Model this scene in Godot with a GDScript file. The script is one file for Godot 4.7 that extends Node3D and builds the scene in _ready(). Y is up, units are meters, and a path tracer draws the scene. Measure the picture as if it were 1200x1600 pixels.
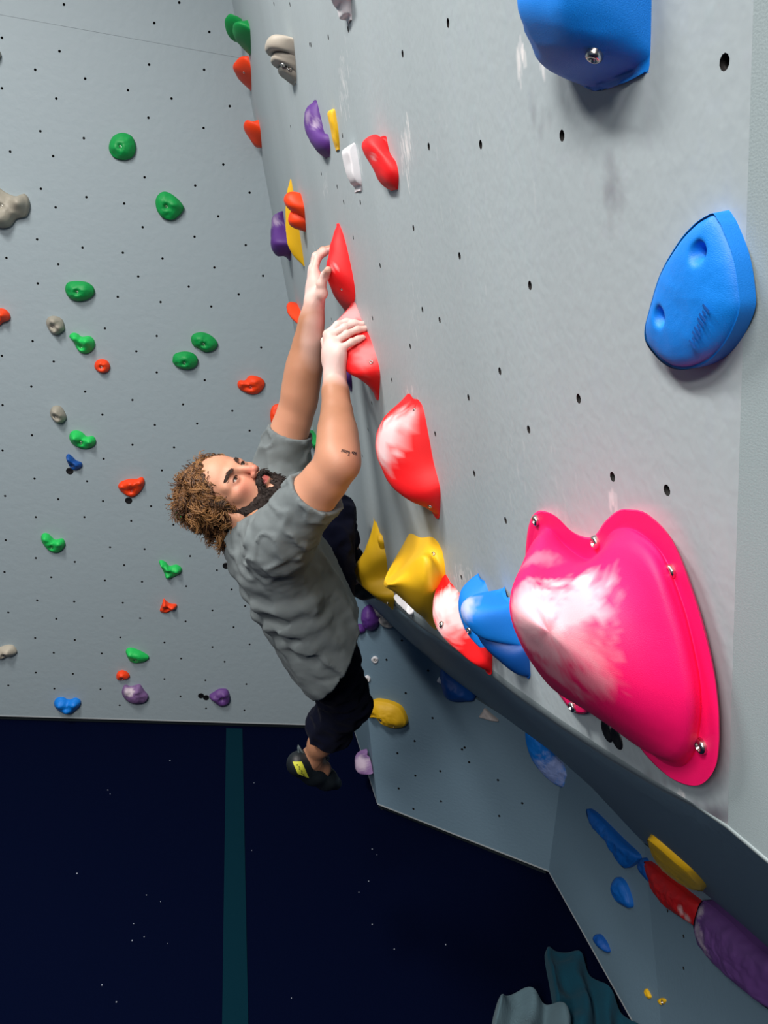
extends Node3D
# ---------- lens and view of the photograph (1200 x 1600 frame) ----------
const FOC := 1224.0
const EYE := Vector3(0, 2.412, 0)
var XA: Vector3
var UA: Vector3
var FA: Vector3
var BACK := {}
var RIGHT := {}
var used := {}
var M := {}
var rng := RandomNumberGenerator.new()
var noise := FastNoiseLite.new()
var bolt_mesh: ArrayMesh
var cup_mesh: ArrayMesh
var near_edge := []

# ---------- points from the survey of the photo ----------
func ray(x: float, y: float) -> Vector3:
	return XA * ((x - 600.0) / FOC) - UA * ((y - 800.0) / FOC) + FA
func at(x: float, y: float, z: float) -> Vector3:
	return EYE + ray(x, y) * z
func on(pl: Dictionary, x: float, y: float, h := 0.0) -> Vector3:
	var d := ray(x, y)
	var n: Vector3 = pl.n
	var o: Vector3 = pl.o
	return EYE + d * ((o + n * h - EYE).dot(n) / d.dot(n))
func plane3(a: Vector3, b: Vector3, c: Vector3, facing: Vector3) -> Dictionary:
	var n := (b - a).cross(c - a).normalized()
	if n.dot(facing) < 0:
		n = -n
	var u := Vector3.UP.cross(n).normalized()
	return {"o": a, "n": n, "u": u, "v": n.cross(u).normalized()}
func uv_of(pl: Dictionary, p: Vector3) -> Vector2:
	var d: Vector3 = p - pl.o
	return Vector2(d.dot(pl.u), d.dot(pl.v))
func from_uv(pl: Dictionary, q: Vector2, h := 0.0) -> Vector3:
	return pl.o + pl.u * q.x + pl.v * q.y + pl.n * h

# ---------- naming and tagging ----------
func numbered(called: String) -> String:
	if not used.has(called):
		used[called] = 0
		return called
	used[called] += 1
	return "%s_%03d" % [called, used[called]]
func tag(o: Node, label: String, category: String, group := "") -> void:
	o.set_meta("label", label)
	o.set_meta("category", category)
	if group != "":
		o.set_meta("group", group)
func obj(called: String, mesh: Mesh, mat: Material, parent: Node = null) -> MeshInstance3D:
	var o := MeshInstance3D.new()
	o.mesh = mesh
	if mat:
		o.material_override = mat
	o.cast_shadow = GeometryInstance3D.SHADOW_CASTING_SETTING_ON
	if parent == null:
		o.name = numbered(called)
		add_child(o)
	else:
		o.name = called
		parent.add_child(o, true)
	return o
func root_at(called: String, where: Vector3) -> Node3D:
	var o := Node3D.new()
	o.name = numbered(called)
	add_child(o)
	o.position = where
	return o
func struct(o: Node) -> Node:
	o.set_meta("kind", "structure")
	return o

# ---------- a small mesh maker ----------
class MB:
	var v := PackedVector3Array()
	var c := PackedColorArray()
	var t := PackedInt32Array()
	func grid(rows: Array, closed: bool) -> void:
		var b := v.size()
		var n: int = rows[0].size()
		for r in rows:
			v.append_array(r)
		var m := n if closed else n - 1
		for j in rows.size() - 1:
			for i in m:
				var i2 := (i + 1) % n
				var p := b + j * n + i
				var q := b + j * n + i2
				t.append_array([p, q, p + n, q, q + n, p + n])
	func fan(ring_start: int, n: int, centre: Vector3) -> void:
		var k := v.size()
		v.append(centre)
		for i in n:
			t.append_array([ring_start + i, ring_start + (i + 1) % n, k])
	func poly(p: PackedVector3Array) -> void:
		var b := v.size()
		v.append_array(p)
		for i in range(1, p.size() - 1):
			t.append_array([b, b + i, b + i + 1])
	func box(a: Vector3, s: Vector3) -> void:
		for ax in 3:
			for sg in 2:
				var e1 := Vector3.ZERO
				var e2 := Vector3.ZERO
				e1[(ax + 1) % 3] = s[(ax + 1) % 3]
				e2[(ax + 2) % 3] = s[(ax + 2) % 3]
				var o := a
				if sg == 1:
					o[ax] += s[ax]
					poly([o, o + e1, o + e1 + e2, o + e2])
				else:
					poly([o, o + e2, o + e1 + e2, o + e1])
	func tube(path: PackedVector3Array, radii: PackedFloat32Array, n: int, caps := true) -> void:
		var rows := []
		var side := Vector3.ZERO
		for k in path.size():
			var d := (path[mini(k + 1, path.size() - 1)] - path[maxi(k - 1, 0)]).normalized()
			if side == Vector3.ZERO:
				side = d.cross(Vector3.UP if absf(d.y) < 0.9 else Vector3.RIGHT).normalized()
			side = (side - d * side.dot(d)).normalized()
			var o := d.cross(side)
			var row := PackedVector3Array()
			for i in n:
				var a := TAU * i / n
				row.append(path[k] + (side * cos(a) + o * sin(a)) * radii[k])
			rows.append(row)
		var b := v.size()
		grid(rows, true)
		if caps:
			fan(b + (path.size() - 1) * n, n, path[-1])
			fan(b, n, path[0])
			for i in range(t.size() - 3 * n, t.size(), 3):
				var q := t[i]
				t[i] = t[i + 1]
				t[i + 1] = q
	func volume() -> float:
		var s := 0.0
		for i in range(0, t.size(), 3):
			s += (v[t[i]] - v[0]).dot((v[t[i + 1]] - v[0]).cross(v[t[i + 2]] - v[0]))
		return s
	# hint: a direction the surface faces on the whole; zero for a closed body
	func build(hint := Vector3.ZERO, flat := false, origin := Vector3.ZERO, uv_pl := {}) -> ArrayMesh:
		var s := 0.0
		if hint == Vector3.ZERO:
			s = volume()
		else:
			for i in range(0, t.size(), 3):
				s += (v[t[i + 1]] - v[t[i]]).cross(v[t[i + 2]] - v[t[i]]).dot(hint)
		var vv := v.duplicate()
		var tt := t
		var cc := c
		if flat:
			vv = PackedVector3Array()
			cc = PackedColorArray()
			tt = PackedInt32Array()
			for i in t.size():
				vv.append(v[t[i]])
				tt.append(i)
				if c.size():
					cc.append(c[t[i]])
		var n := PackedVector3Array()
		n.resize(vv.size())
		var out := PackedInt32Array()
		out.resize(tt.size())
		var flip := s < 0
		for i in range(0, tt.size(), 3):
			var a := tt[i]
			var b := tt[i + 1]
			var d := tt[i + 2]
			if flip:
				var q := b
				b = d
				d = q
			var f := (vv[b] - vv[a]).cross(vv[d] - vv[a])
			n[a] += f
			n[b] += f
			n[d] += f
			out[i] = a
			out[i + 1] = d
			out[i + 2] = b
		for i in n.size():
			n[i] = n[i].normalized() if n[i].length_squared() > 1e-24 else Vector3.UP
		var uvs := PackedVector2Array()
		if not uv_pl.is_empty():
			for p in vv:
				var e: Vector3 = p - uv_pl.o
				uvs.append(Vector2((e.dot(uv_pl.u) - uv_pl.u0) / uv_pl.us, (uv_pl.v1 - e.dot(uv_pl.v)) / uv_pl.vs))
		if origin != Vector3.ZERO:
			for i in vv.size():
				vv[i] -= origin
		var arr := []
		arr.resize(Mesh.ARRAY_MAX)
		arr[Mesh.ARRAY_VERTEX] = vv
		arr[Mesh.ARRAY_NORMAL] = n
		arr[Mesh.ARRAY_INDEX] = out
		if cc.size():
			arr[Mesh.ARRAY_COLOR] = cc
		if uvs.size():
			arr[Mesh.ARRAY_TEX_UV] = uvs
		var m := ArrayMesh.new()
		m.add_surface_from_arrays(Mesh.PRIMITIVE_TRIANGLES, arr)
		return m

func smooth_closed(p: PackedVector3Array, n: int, sharp := false) -> PackedVector3Array:
	var dense := PackedVector3Array()
	var k := p.size()
	for i in k:
		for j in 12:
			var t := j / 12.0
			if sharp:
				dense.append(p[i].lerp(p[(i + 1) % k], t))
			else:
				dense.append(p[i].cubic_interpolate(p[(i + 1) % k], p[(i + k - 1) % k], p[(i + 2) % k], t))
	dense.append(p[0])
	return along(dense, n + 1).slice(0, n)
func smooth_open(p: PackedVector3Array, n: int) -> PackedVector3Array:
	var dense := PackedVector3Array()
	var k := p.size()
	for i in k - 1:
		for j in 12:
			dense.append(p[i].cubic_interpolate(p[i + 1], p[maxi(i - 1, 0)], p[mini(i + 2, k - 1)], j / 12.0))
	dense.append(p[k - 1])
	return along(dense, n)
func along(p: PackedVector3Array, n: int) -> PackedVector3Array:
	var acc := PackedFloat32Array([0.0])
	for i in range(1, p.size()):
		acc.append(acc[i - 1] + p[i].distance_to(p[i - 1]))
	var out := PackedVector3Array()
	var j := 0
	for i in n:
		var s := acc[-1] * i / (n - 1)
		while j < p.size() - 2 and acc[j + 1] < s:
			j += 1
		var d := acc[j + 1] - acc[j]
		out.append(p[j].lerp(p[j + 1], clampf((s - acc[j]) / d, 0, 1) if d > 0 else 0.0))
	return out

# ---------- materials ----------
func mat(c: Color, rough := 0.7, metal := 0.0) -> StandardMaterial3D:
	var m := StandardMaterial3D.new()
	m.albedo_color = c
	m.roughness = rough
	m.metallic = metal
	return m
func relief(m: StandardMaterial3D, freq: float, scale: float, strength: float, octaves := 3) -> StandardMaterial3D:
	var f := FastNoiseLite.new()
	f.seed = 7
	f.frequency = freq
	f.fractal_octaves = octaves
	var t := NoiseTexture2D.new()
	t.noise = f
	t.width = 512
	t.height = 512
	t.seamless = true
	t.as_normal_map = true
	t.bump_strength = 6.0
	m.normal_enabled = true
	m.normal_texture = t
	m.normal_scale = strength
	m.uv1_triplanar = true
	m.uv1_world_triplanar = true
	m.uv1_scale = Vector3.ONE * scale
	return m
func lin(c: Color) -> Color:
	return c.srgb_to_linear()

func _ready() -> void:
	rng.seed = 11
	noise.seed = 3
	noise.frequency = 1.0
	noise.fractal_octaves = 4
	# ----- camera -----
	var pitch := deg_to_rad(17.15)
	var roll := deg_to_rad(8.1)
	var yaw := deg_to_rad(11.4)
	FA = Vector3(sin(yaw) * cos(pitch), -sin(pitch), -cos(yaw) * cos(pitch))
	var x0 := Vector3(cos(yaw), 0, sin(yaw))
	var u0 := x0.cross(FA)
	XA = x0 * cos(roll) + u0 * sin(roll)
	UA = -x0 * sin(roll) + u0 * cos(roll)
	var cam := Camera3D.new()
	cam.name = "camera"
	cam.transform = Transform3D(Basis(XA, UA, -FA), EYE)
	cam.fov = rad_to_deg(2.0 * atan(800.0 / FOC))
	cam.near = 0.02
	add_child(cam)
	cam.current = true
	# ----- surroundings and exposure -----
	var we := WorldEnvironment.new()
	we.name = "environment"
	var env := Environment.new()
	env.background_mode = Environment.BG_COLOR
	env.background_color = Color(0.02, 0.025, 0.035)
	env.tonemap_mode = Environment.TONE_MAPPER_LINEAR
	env.tonemap_exposure = 0.2
	env.sdfgi_enabled = true
	env.ssao_enabled = true
	env.ssil_enabled = true
	we.environment = env
	add_child(we)
	make_materials()
	lamp_panel(Vector3(-1.6, CEIL - 0.06, -1.6), 0.35, 1.0, 56.0, "short white ceiling light panel over the middle of the mat", Color(1.0, 0.965, 0.94))
	lamp_panel(Vector3(-1.5, CEIL - 0.06, 0.4), 0.5, 1.4, 60.0, "long white ceiling light panel left of the viewer", Color(1.0, 0.965, 0.94))
	lamp_panel(Vector3(-2.3, CEIL - 0.06, 2.2), 0.9, 1.4, 94.0, "square white ceiling light panel behind the viewer", Color(1.0, 0.965, 0.94))
	build_room()
	build_back_holds()
	build_side_holds()
	build_low_holds()
	build_cloths()
	build_person()

func lamp_panel(p: Vector3, sx: float, sz: float, energy: float, label: String, col: Color) -> void:
	var o := root_at("ceiling_lamp", p)
	tag(o, label, "lamp")
	var fr := MB.new()
	fr.box(Vector3(-sx / 2 - 0.03, 0.0, -sz / 2 - 0.03), Vector3(sx + 0.06, 0.06, sz + 0.06))
	obj("housing", fr.build(), M.lamp_body, o)
	var g := MB.new()
	g.box(Vector3(-sx / 2, -0.012, -sz / 2), Vector3(sx, 0.012, sz))
	obj("glowing_diffuser", g.build(), M.lamp_glow, o)
	var l := AreaLight3D.new()
	l.name = "panel_light"
	l.area_size = Vector2(sx, sz)
	l.light_energy = energy
	l.light_color = col
	l.shadow_enabled = true
	l.area_range = 20.0
	l.area_attenuation = 2.0
	l.position = Vector3(0, -0.03, 0)
	l.rotation = Vector3(-PI / 2, 0, 0)
	o.add_child(l)

const CEIL := 4.3
const WALL_BOTTOM := 0.03

func make_materials() -> void:
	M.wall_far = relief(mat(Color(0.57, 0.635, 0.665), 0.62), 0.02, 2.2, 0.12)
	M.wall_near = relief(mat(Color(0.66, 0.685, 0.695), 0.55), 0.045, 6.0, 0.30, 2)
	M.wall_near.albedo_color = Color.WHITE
	M.wall_low = relief(mat(Color(0.42, 0.53, 0.60), 0.6), 0.03, 4.0, 0.15)  # darker, bluer grey: the shade tint of the lower walls as colour
	M.edge = mat(Color(0.66, 0.70, 0.72), 0.6)  # paler than the walls, a painted highlight for their bottom edges
	M.mat_floor = relief(mat(Color(0.012, 0.035, 0.13), 0.9), 0.06, 3.0, 0.15)
	M.mat_floor.metallic_specular = 0.1
	M.strip = relief(mat(Color(0.03, 0.16, 0.21), 0.95), 0.2, 8.0, 0.4)
	M.strip.metallic_specular = 0.1
	M.base = mat(Color(0.05, 0.11, 0.14), 0.8)
	M.plaster = mat(Color(0.15, 0.24, 0.34), 0.9)
	M.dark_hole = mat(Color(0.02, 0.02, 0.025), 0.7)
	M.plug = mat(Color(0.015, 0.018, 0.035), 0.5)
	M.steel = mat(Color(0.80, 0.79, 0.77), 0.25, 1.0)
	M.lamp_body = mat(Color(0.8, 0.8, 0.8), 0.6)
	M.lamp_glow = mat(Color(0.9, 0.9, 0.9), 0.6)
	M.lamp_glow.emission_enabled = true
	M.lamp_glow.emission = Color(1, 0.98, 0.94)
	M.lamp_glow.emission_energy_multiplier = 1.5
	M.chalk = mat(Color(0.62, 0.66, 0.72), 0.95)

func px(list: Array) -> PackedVector2Array:
	var p := PackedVector2Array()
	for i in range(0, list.size(), 2):
		p.append(Vector2(list[i], list[i + 1]))
	return p

# a board with round holes cut through its face, a back, and edges
func board(pl: Dictionary, outline: PackedVector2Array, holes: Array, thick: float, uvm := {}) -> ArrayMesh:
	var pts := PackedVector2Array()
	for i in outline.size():
		var a := outline[i]
		var b := outline[(i + 1) % outline.size()]
		var n := maxi(1, int(a.distance_to(b) / 0.12))
		for k in n:
			pts.append(a.lerp(b, float(k) / n))
	var rim := pts.size()
	var rings := []
	for h in holes:
		var s := pts.size()
		for k in 10:
			var q: Vector2 = h[0] + Vector2.from_angle(TAU * (k + 0.3) / 10) * h[1]
			pts.append(q)
		rings.append(s)
	var tri := Geometry2D.triangulate_delaunay(pts)
	var mb := MB.new()
	for q in pts:
		mb.v.append(from_uv(pl, q))
	for i in range(0, tri.size(), 3):
		var a := tri[i]
		var b := tri[i + 1]
		var c := tri[i + 2]
		if a >= rim and b >= rim and c >= rim and (a - rim) / 10 == (b - rim) / 10 and (b - rim) / 10 == (c - rim) / 10:
			continue
		var m := (pts[a] + pts[b] + pts[c]) / 3.0
		if not Geometry2D.is_point_in_polygon(m, outline):
			continue
		if (pts[b] - pts[a]).cross(pts[c] - pts[a]) > 0:
			mb.t.append_array([a, b, c])
		else:
			mb.t.append_array([a, c, b])
	# edge and back
	var e0 := mb.v.size()
	for k in rim:
		mb.v.append(from_uv(pl, pts[k]))
	for k in rim:
		mb.v.append(from_uv(pl, pts[k], -thick))
	for k in rim:
		var k2 := (k + 1) % rim
		mb.t.append_array([e0 + k2, e0 + k, e0 + rim + k, e0 + k2, e0 + rim + k, e0 + rim + k2])
	var back := Geometry2D.triangulate_polygon(outline)
	var b0 := mb.v.size()
	for q in outline:
		mb.v.append(from_uv(pl, q, -thick))
	mb.t.append_array(offset_tri(back, b0))
	return mb.build(pl.n, false, Vector3.ZERO, uvm)
func offset_tri(t: PackedInt32Array, b: int) -> PackedInt32Array:
	var o := PackedInt32Array()
	for i in range(0, t.size(), 3):
		o.append_array([b + t[i], b + t[i + 2], b + t[i + 1]])
	return o

func cup(r: float) -> ArrayMesh:
	var mb := MB.new()
	var rows := []
	for q in [[1.0, 0.0], [1.0, -0.6], [0.86, -0.6], [0.86, -2.6], [0.0, -2.6]]:
		var row := PackedVector3Array()
		for k in 10:
			var a := TAU * (k + 0.3) / 10
			row.append(Vector3(cos(a) * q[0] * r, sin(a) * q[0] * r, q[1] * r))
		rows.append(row)
	mb.grid(rows, true)
	return mb.build(Vector3(0, 0, 1))
func basis_of(pl: Dictionary) -> Basis:
	return Basis(pl.u, pl.v, pl.n)
# threaded inserts behind the holes: one small cup each
func inserts(parent: Node, pl: Dictionary, holes: Array) -> void:
	for h in holes:
		if h.size() > 2:
			continue
		var o := obj("threaded_insert", cup_mesh, M.dark_hole, parent)
		o.transform = Transform3D(basis_of(pl).scaled_local(Vector3.ONE * (h[1] / 0.01)), from_uv(pl, h[0]))

func slab(pts: Array, n: Vector3, thick: float) -> ArrayMesh:
	var mb := MB.new()
	var f := PackedVector3Array(pts)
	mb.poly(f)
	var k := f.size()
	for i in k:
		var a := f[i]
		var b := f[(i + 1) % k]
		mb.poly(PackedVector3Array([b, a, a - n * thick, b - n * thick]))
	var g := PackedVector3Array()
	for i in k:
		g.append(f[k - 1 - i] - n * thick)
	mb.poly(g)
	return mb.build(n)

func build_room() -> void:
	cup_mesh = cup(0.01)
	BACK = {"o": Vector3(0, 0, -3.65), "n": Vector3(0, 0, 1), "u": Vector3(1, 0, 0), "v": Vector3(0, 1, 0)}
	RIGHT = plane3(on(BACK, 364, 10), on(BACK, 487, 660), at(590, 600, 1.85), Vector3(-1, 0, 0))
	var ground := {"o": Vector3(0, WALL_BOTTOM, 0), "n": Vector3.UP}
	# --- far wall ---
	var c1 := on(BACK, 364, 10)
	var c2 := on(BACK, 487, 660)
	var slope := (c2 - c1) / (c2.y - c1.y)
	var ctop := c1 + slope * (CEIL - c1.y)
	var clow := on(BACK, 545, 945)
	var f1 := on(ground, 552, 1137)
	f1.z = -3.65
	var hb := []
	for row in [
		[100, 7, 280, 4, 241, 36, 327, 50, 3, 59, 93, 80, 233, 101, 55, 109, 133, 123, 319, 109, 3, 138, 88, 154, 200, 141, 268, 154, 359, 166],
		[232, 184, 63, 205, 131, 216, 318, 200, 16, 237, 83, 244, 349, 257, 226, 277, 305, 290, 64, 295, 135, 308, 194, 318, 390, 301],
		[87, 324, 341, 338, 223, 355, 58, 374, 129, 387, 304, 370, 10, 403, 192, 395, 254, 404, 384, 383, 91, 413, 335, 418, 216, 432, 59, 443, 411, 431],
		[295, 448, 373, 460, 184, 464, 251, 472, 330, 479, 164, 513, 245, 525, 51, 533, 3, 556, 213, 549, 408, 543, 84, 565, 245, 582, 320, 594],
		[49, 604, 133, 612, 207, 625, 286, 632, 4, 633, 363, 642, 160, 648, 242, 664, 308, 662, 390, 673, 50, 680, 207, 695, 272, 699, 4, 704, 162, 717],
		[253, 735, 54, 748, 136, 752, 8, 775, 91, 780, 161, 783, 236, 791, 56, 808, 132, 808, 205, 814, 271, 820, 9, 844, 172, 855, 226, 858, 297, 869],
		[56, 872, 117, 878, 194, 883, 7, 894, 80, 902, 164, 907, 222, 909, 339, 891, 291, 916, 362, 921, 58, 938, 116, 940, 192, 942, 383, 947],
		[13, 957, 88, 967, 160, 964, 219, 966, 332, 954, 290, 971, 365, 980, 55, 997, 117, 1000, 188, 996, 257, 1004, 84, 1020, 159, 1021],
		[332, 1011, 390, 1007, 283, 1029, 351, 1034, 56, 1051, 114, 1053, 257, 1061, 321, 1063, 385, 1069, 13, 1071, 85, 1076, 157, 1077, 282, 1088, 187, 1102, 322, 1107, 382, 1110]]:
		for q in px(row):
			hb.append([uv_of(BACK, on(BACK, q.x, q.y)), 0.0052])
	# two boards above each other: the joint runs slightly downhill to the right
	var ja := on(BACK, 0, 23)
	var jb := on(BACK, 372, 90)
	var dj := (jb - ja) / (jb.x - ja.x)
	var jl := ja + dj * (-4.2 - ja.x)
	var jr := c1 + slope * (jb.y - c1.y)
	var gap := Vector3(0, 0.0004, 0)
	var wb := Node3D.new()
	wb.name = "wall_back"
	add_child(wb)
	struct(wb)
	var hi := PackedVector2Array()
	for p in [jl + gap, jr + gap, ctop, Vector3(-4.2, CEIL, -3.65)]:
		hi.append(uv_of(BACK, p))
	var lo := PackedVector2Array()
	for p in [Vector3(-4.2, WALL_BOTTOM, -3.65), f1, clow, jr - gap, jl - gap]:
		lo.append(uv_of(BACK, p))
	for k in 2:
		var outline: PackedVector2Array = [hi, lo][k]
		var mine := hb.filter(func(h): return Geometry2D.is_point_in_polygon(h[0], outline))
		var o := obj("wall_panel", board(BACK, outline, mine, 0.02), M.wall_far, wb)
		inserts(o, BACK, mine)
	# --- right wall, upper overhang ---
	var g := on(RIGHT, 552, 919)
	var lip := []
	for q in px([572, 929, 615, 950, 650, 979, 715, 1024, 760, 1058, 798, 1089, 870, 1141, 941, 1188, 1018, 1234, 1080, 1266, 1137, 1293]):
		lip.append(on(RIGHT, q.x, q.y))
	var e0 := on(RIGHT, 1176, 50)
	var e1: Vector3 = lip[-1]
	var etop := e0 + (e0 - e1) * ((CEIL - e0.y) / (e0.y - e1.y))
	near_edge = [etop, e1]
	var edge := []      # where the flat face ends and the rounded lip begins
	for k in lip.size():
		edge.append(lip[k] + RIGHT.v * [0.04, 0.04, 0.036, 0.032, 0.03, 0.028, 0.024, 0.02, 0.015, 0.010, 0.003][k])
	var g0: Vector3 = g + RIGHT.v * 0.04
	var ro := PackedVector2Array()
	for p in [ctop, clow, g0] + edge + [etop]:
		ro.append(uv_of(RIGHT, p))
	var hr := []
	for q in px([815, 2, 700, 36, 629, 84, 670, 229, 751, 226, 878, 212, 646, 356, 718, 400, 828, 446, 660, 484, 687, 500, 641, 541, 781, 580, 904, 623, 732, 621,
		594, 415, 552, 371, 582, 497, 612, 594, 581, 630, 680, 678, 575, 671, 566, 712, 826, 671, 741, 740, 790, 813, 957, 745, 1042, 766, 518, 499, 537, 316, 486, 70,
		453, 7, 428, 6, 484, 70, 513, 58, 544, 46, 535, 212, 502, 271, 527, 292, 563, 316, 454, 198, 721, 902]):
		hr.append([uv_of(RIGHT, on(RIGHT, q.x, q.y)), 0.0052])
	hr.append([uv_of(RIGHT, on(RIGHT, 1132, 97)), 0.0052])
	var frame := {"o": RIGHT.o, "u": RIGHT.u, "v": RIGHT.v}
	var lo2 := Vector2(1e9, 1e9)
	var hi2 := -lo2
	for q in ro:
		lo2 = lo2.min(q)
		hi2 = hi2.max(q)
	frame.u0 = lo2.x
	frame.us = hi2.x - lo2.x
	frame.v1 = hi2.y
	frame.vs = hi2.y - lo2.y
	M.wall_near.albedo_texture = chalked_paint(frame)
	M.wall_near.uv1_triplanar = false
	var wr: MeshInstance3D = struct(obj("wall_right", board(RIGHT, ro, hr, 0.02, frame), right_paint()))
	inserts(wr, RIGHT, hr)
	# the near facet beyond the fold turns a little away
	var turned := (e1 - etop).cross(RIGHT.n).normalized()
	if turned.z < 0:
		turned = -turned
	var tn: Vector3 = RIGHT.n
	turned = turned.rotated((etop - e1).normalized(), 0.0)
	var away := (turned - tn * 0.20).normalized() * 2.2
	var ncorner := e1 + away + Vector3(0, -0.05, 0)
	var nf := (etop - e1).cross(away).normalized()
	if nf.x > 0:
		nf = -nf
	struct(obj("wall_right_2", slab([etop, e1, ncorner, etop + away], nf, 0.02), M.wall_fold))
	# --- lower right walls ---
	var f2 := on(ground, 590, 1257)
	var f3 := on(ground, 857, 1362)
	var f4 := on(ground, 990, 1600)
	var pa := plane3(g, f2, f3, Vector3(-1, 0, 1))
	var fold := on(pa, 880, 1190)
	var pb := plane3(fold, f3, f4, Vector3(-1, 0, 0))
	var q1 := on(pb, 1006, 1318)
	var q2 := on(ground, 1050, 1690)
	q2 = on(pb, 1037, 1640)
	var dq := (q2 - q1) / (q1.y - q2.y)
	q2 = q1 + dq * (q1.y - WALL_BOTTOM)
	var pc := plane3(q1, q2, at(1200, 1480, 2.0), Vector3(-1, 0, 0))
	var s1 := [g]
	for q in px([615, 981, 690, 1046, 742, 1091, 823, 1142]):
		s1.append(on(pa, q.x, q.y))
	s1.append(fold)
	var s2 := [fold, on(pb, 914, 1219), q1]
	var s3 := [q1, on(pc, 1117, 1408), on(pc, 1200, 1480), on(pc, 1330, 1600)]
	var side := plane3(g, f2, f1, Vector3(-1, 0, 0))
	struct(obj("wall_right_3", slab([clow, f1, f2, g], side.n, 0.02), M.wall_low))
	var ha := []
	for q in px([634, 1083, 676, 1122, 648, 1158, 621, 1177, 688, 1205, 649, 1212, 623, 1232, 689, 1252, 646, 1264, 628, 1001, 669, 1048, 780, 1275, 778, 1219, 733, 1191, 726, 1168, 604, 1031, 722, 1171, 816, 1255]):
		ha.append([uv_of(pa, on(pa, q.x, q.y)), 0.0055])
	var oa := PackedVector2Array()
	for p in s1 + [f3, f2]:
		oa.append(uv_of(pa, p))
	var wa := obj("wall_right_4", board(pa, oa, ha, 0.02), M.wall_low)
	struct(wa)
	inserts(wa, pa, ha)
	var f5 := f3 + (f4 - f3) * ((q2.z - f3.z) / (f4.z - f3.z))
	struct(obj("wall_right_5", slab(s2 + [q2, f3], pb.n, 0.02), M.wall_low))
	var hc := []
	for q in px([1043, 1423, 1068, 1463, 1068, 1513, 1165, 1540]):
		hc.append([uv_of(pc, on(pc, q.x, q.y)), 0.0055])
	var q3: Vector3 = on(pc, 1330, 1600)
	var q4 := q3 + (q2 - q1) * 1.2
	q4 = q3 + (q2 - q1) * ((q3.y - WALL_BOTTOM) / (q1.y - q2.y))
	var oc := PackedVector2Array()
	var q5: Vector3 = s3[-1] + (s3[-1] - s3[-2]) * 2.5
	var q6 := q5 + (q4 - q3) * ((q5.y - WALL_BOTTOM) / (q3.y - q4.y))
	for p in s3 + [q5, q6, q4, q2]:
		oc.append(uv_of(pc, p))
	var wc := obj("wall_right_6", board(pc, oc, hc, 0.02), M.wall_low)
	struct(wc)
	inserts(wc, pc, hc)
	LOWA = pa
	LOWB = pb
	LOWC = pc
	SIDE = side
	# the sloping underside between the lip and the lower walls
	var top := [g] + lip + [ncorner]
	var low := s1 + s2.slice(1) + s3.slice(1)
	low.append(low[-1] + Vector3(0.1, 0.05, 1.2))
	var n := 40
	var ta := along(PackedVector3Array(top), n)
	var la := along(PackedVector3Array(low), n)
	# match both rims by their place in the photo's sweep
	var mb := MB.new()
	var a := PackedVector3Array()
	var b := PackedVector3Array()
	var ts := PackedFloat32Array([0.0, 0.03, 0.10, 0.22, 0.40, 0.52, 0.62, 0.70, 0.78, 0.86, 0.93, 1.0])
	var lift := []
	for p in top.slice(0, 12):
		a.append(p)
	var lowpath := along(PackedVector3Array(s1 + s2.slice(1) + s3.slice(1)), 101)
	for t in ts:
		b.append(lowpath[int(t * 100)])
	a.append(ncorner)
	b.append(lowpath[100] + Vector3(0.15, 0.1, 1.4))
	var mid := PackedVector3Array()
	var mid2 := PackedVector3Array()
	for k in a.size():
		mid.append(a[k].lerp(b[k], 0.06))
		mid2.append(a[k].lerp(b[k], 0.5))
	var ed := PackedVector3Array([g0] + edge)
	ed.append(ncorner)
	var bend := PackedVector3Array()
	for k in a.size():
		a[k] -= RIGHT.n * (0.010 if k < a.size() - 2 else 0.001)
		bend.append(ed[k].lerp(a[k], 0.55) + RIGHT.n * (0.0035 if k < a.size() - 1 else 0.0))
	var early := PackedVector3Array()
	for k in a.size():
		early.append(a[k].lerp(b[k], 0.012))
	var lipm := MB.new()
	lipm.grid([ed, bend, a, early], false)
	struct(obj("wall_right_8", lipm.build(RIGHT.n), M.wall_fold))
	mb.grid([early, mid, mid2, b], false)
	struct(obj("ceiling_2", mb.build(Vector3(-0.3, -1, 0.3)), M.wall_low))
	UNDER = plane3(surf_at(mb, 1052, 1338)[0], surf_at(mb, 1035, 1335)[0], surf_at(mb, 1085, 1372)[0], Vector3(-0.5, -1, 0))
	# --- mat, seam strip, base bands ---
	var fl := MB.new()
	fl.box(Vector3(-5.0, -0.3, -3.75), Vector3(8.0, 0.3, 9.6))
	struct(obj("floor", fl.build(), M.mat_floor))
	var gz := {"o": Vector3(0, 0, 0), "n": Vector3.UP}
	var sa := on(gz, 353.4, 1138)
	var sb := on(gz, 378.6, 1138)
	var sc := on(gz, 387.8, 1600)
	var sd := on(gz, 347, 1600)
	var st := MB.new()
	sa.z = -3.64
	sb.z = -3.64
	var far_a := sa + (sd - sa) * 2.6
	var far_b := sb + (sc - sb) * 2.6
	var strip := root_at("seam_strip", sa)
	tag(strip, "dark teal hook and loop seam strip running along the black mat", "strip")
	var sm := slab([sa + Vector3(0, 0.004, 0) - sa, sb + Vector3(0, 0.004, 0) - sa, far_b + Vector3(0, 0.004, 0) - sa, far_a + Vector3(0, 0.004, 0) - sa], Vector3.UP, 0.004)
	obj("webbing", sm, M.strip, strip)
	band("baseboard_back", Vector3(-4.2, 0, -3.67), Vector3(f1.x, 0, -3.67))
	band("shade_band_right", f1 + Vector3(0.02, -WALL_BOTTOM, 0), f2 + Vector3(0.02, -WALL_BOTTOM, 0))  # dark bands on this side stand in for the shaded gap at the mat
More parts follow.
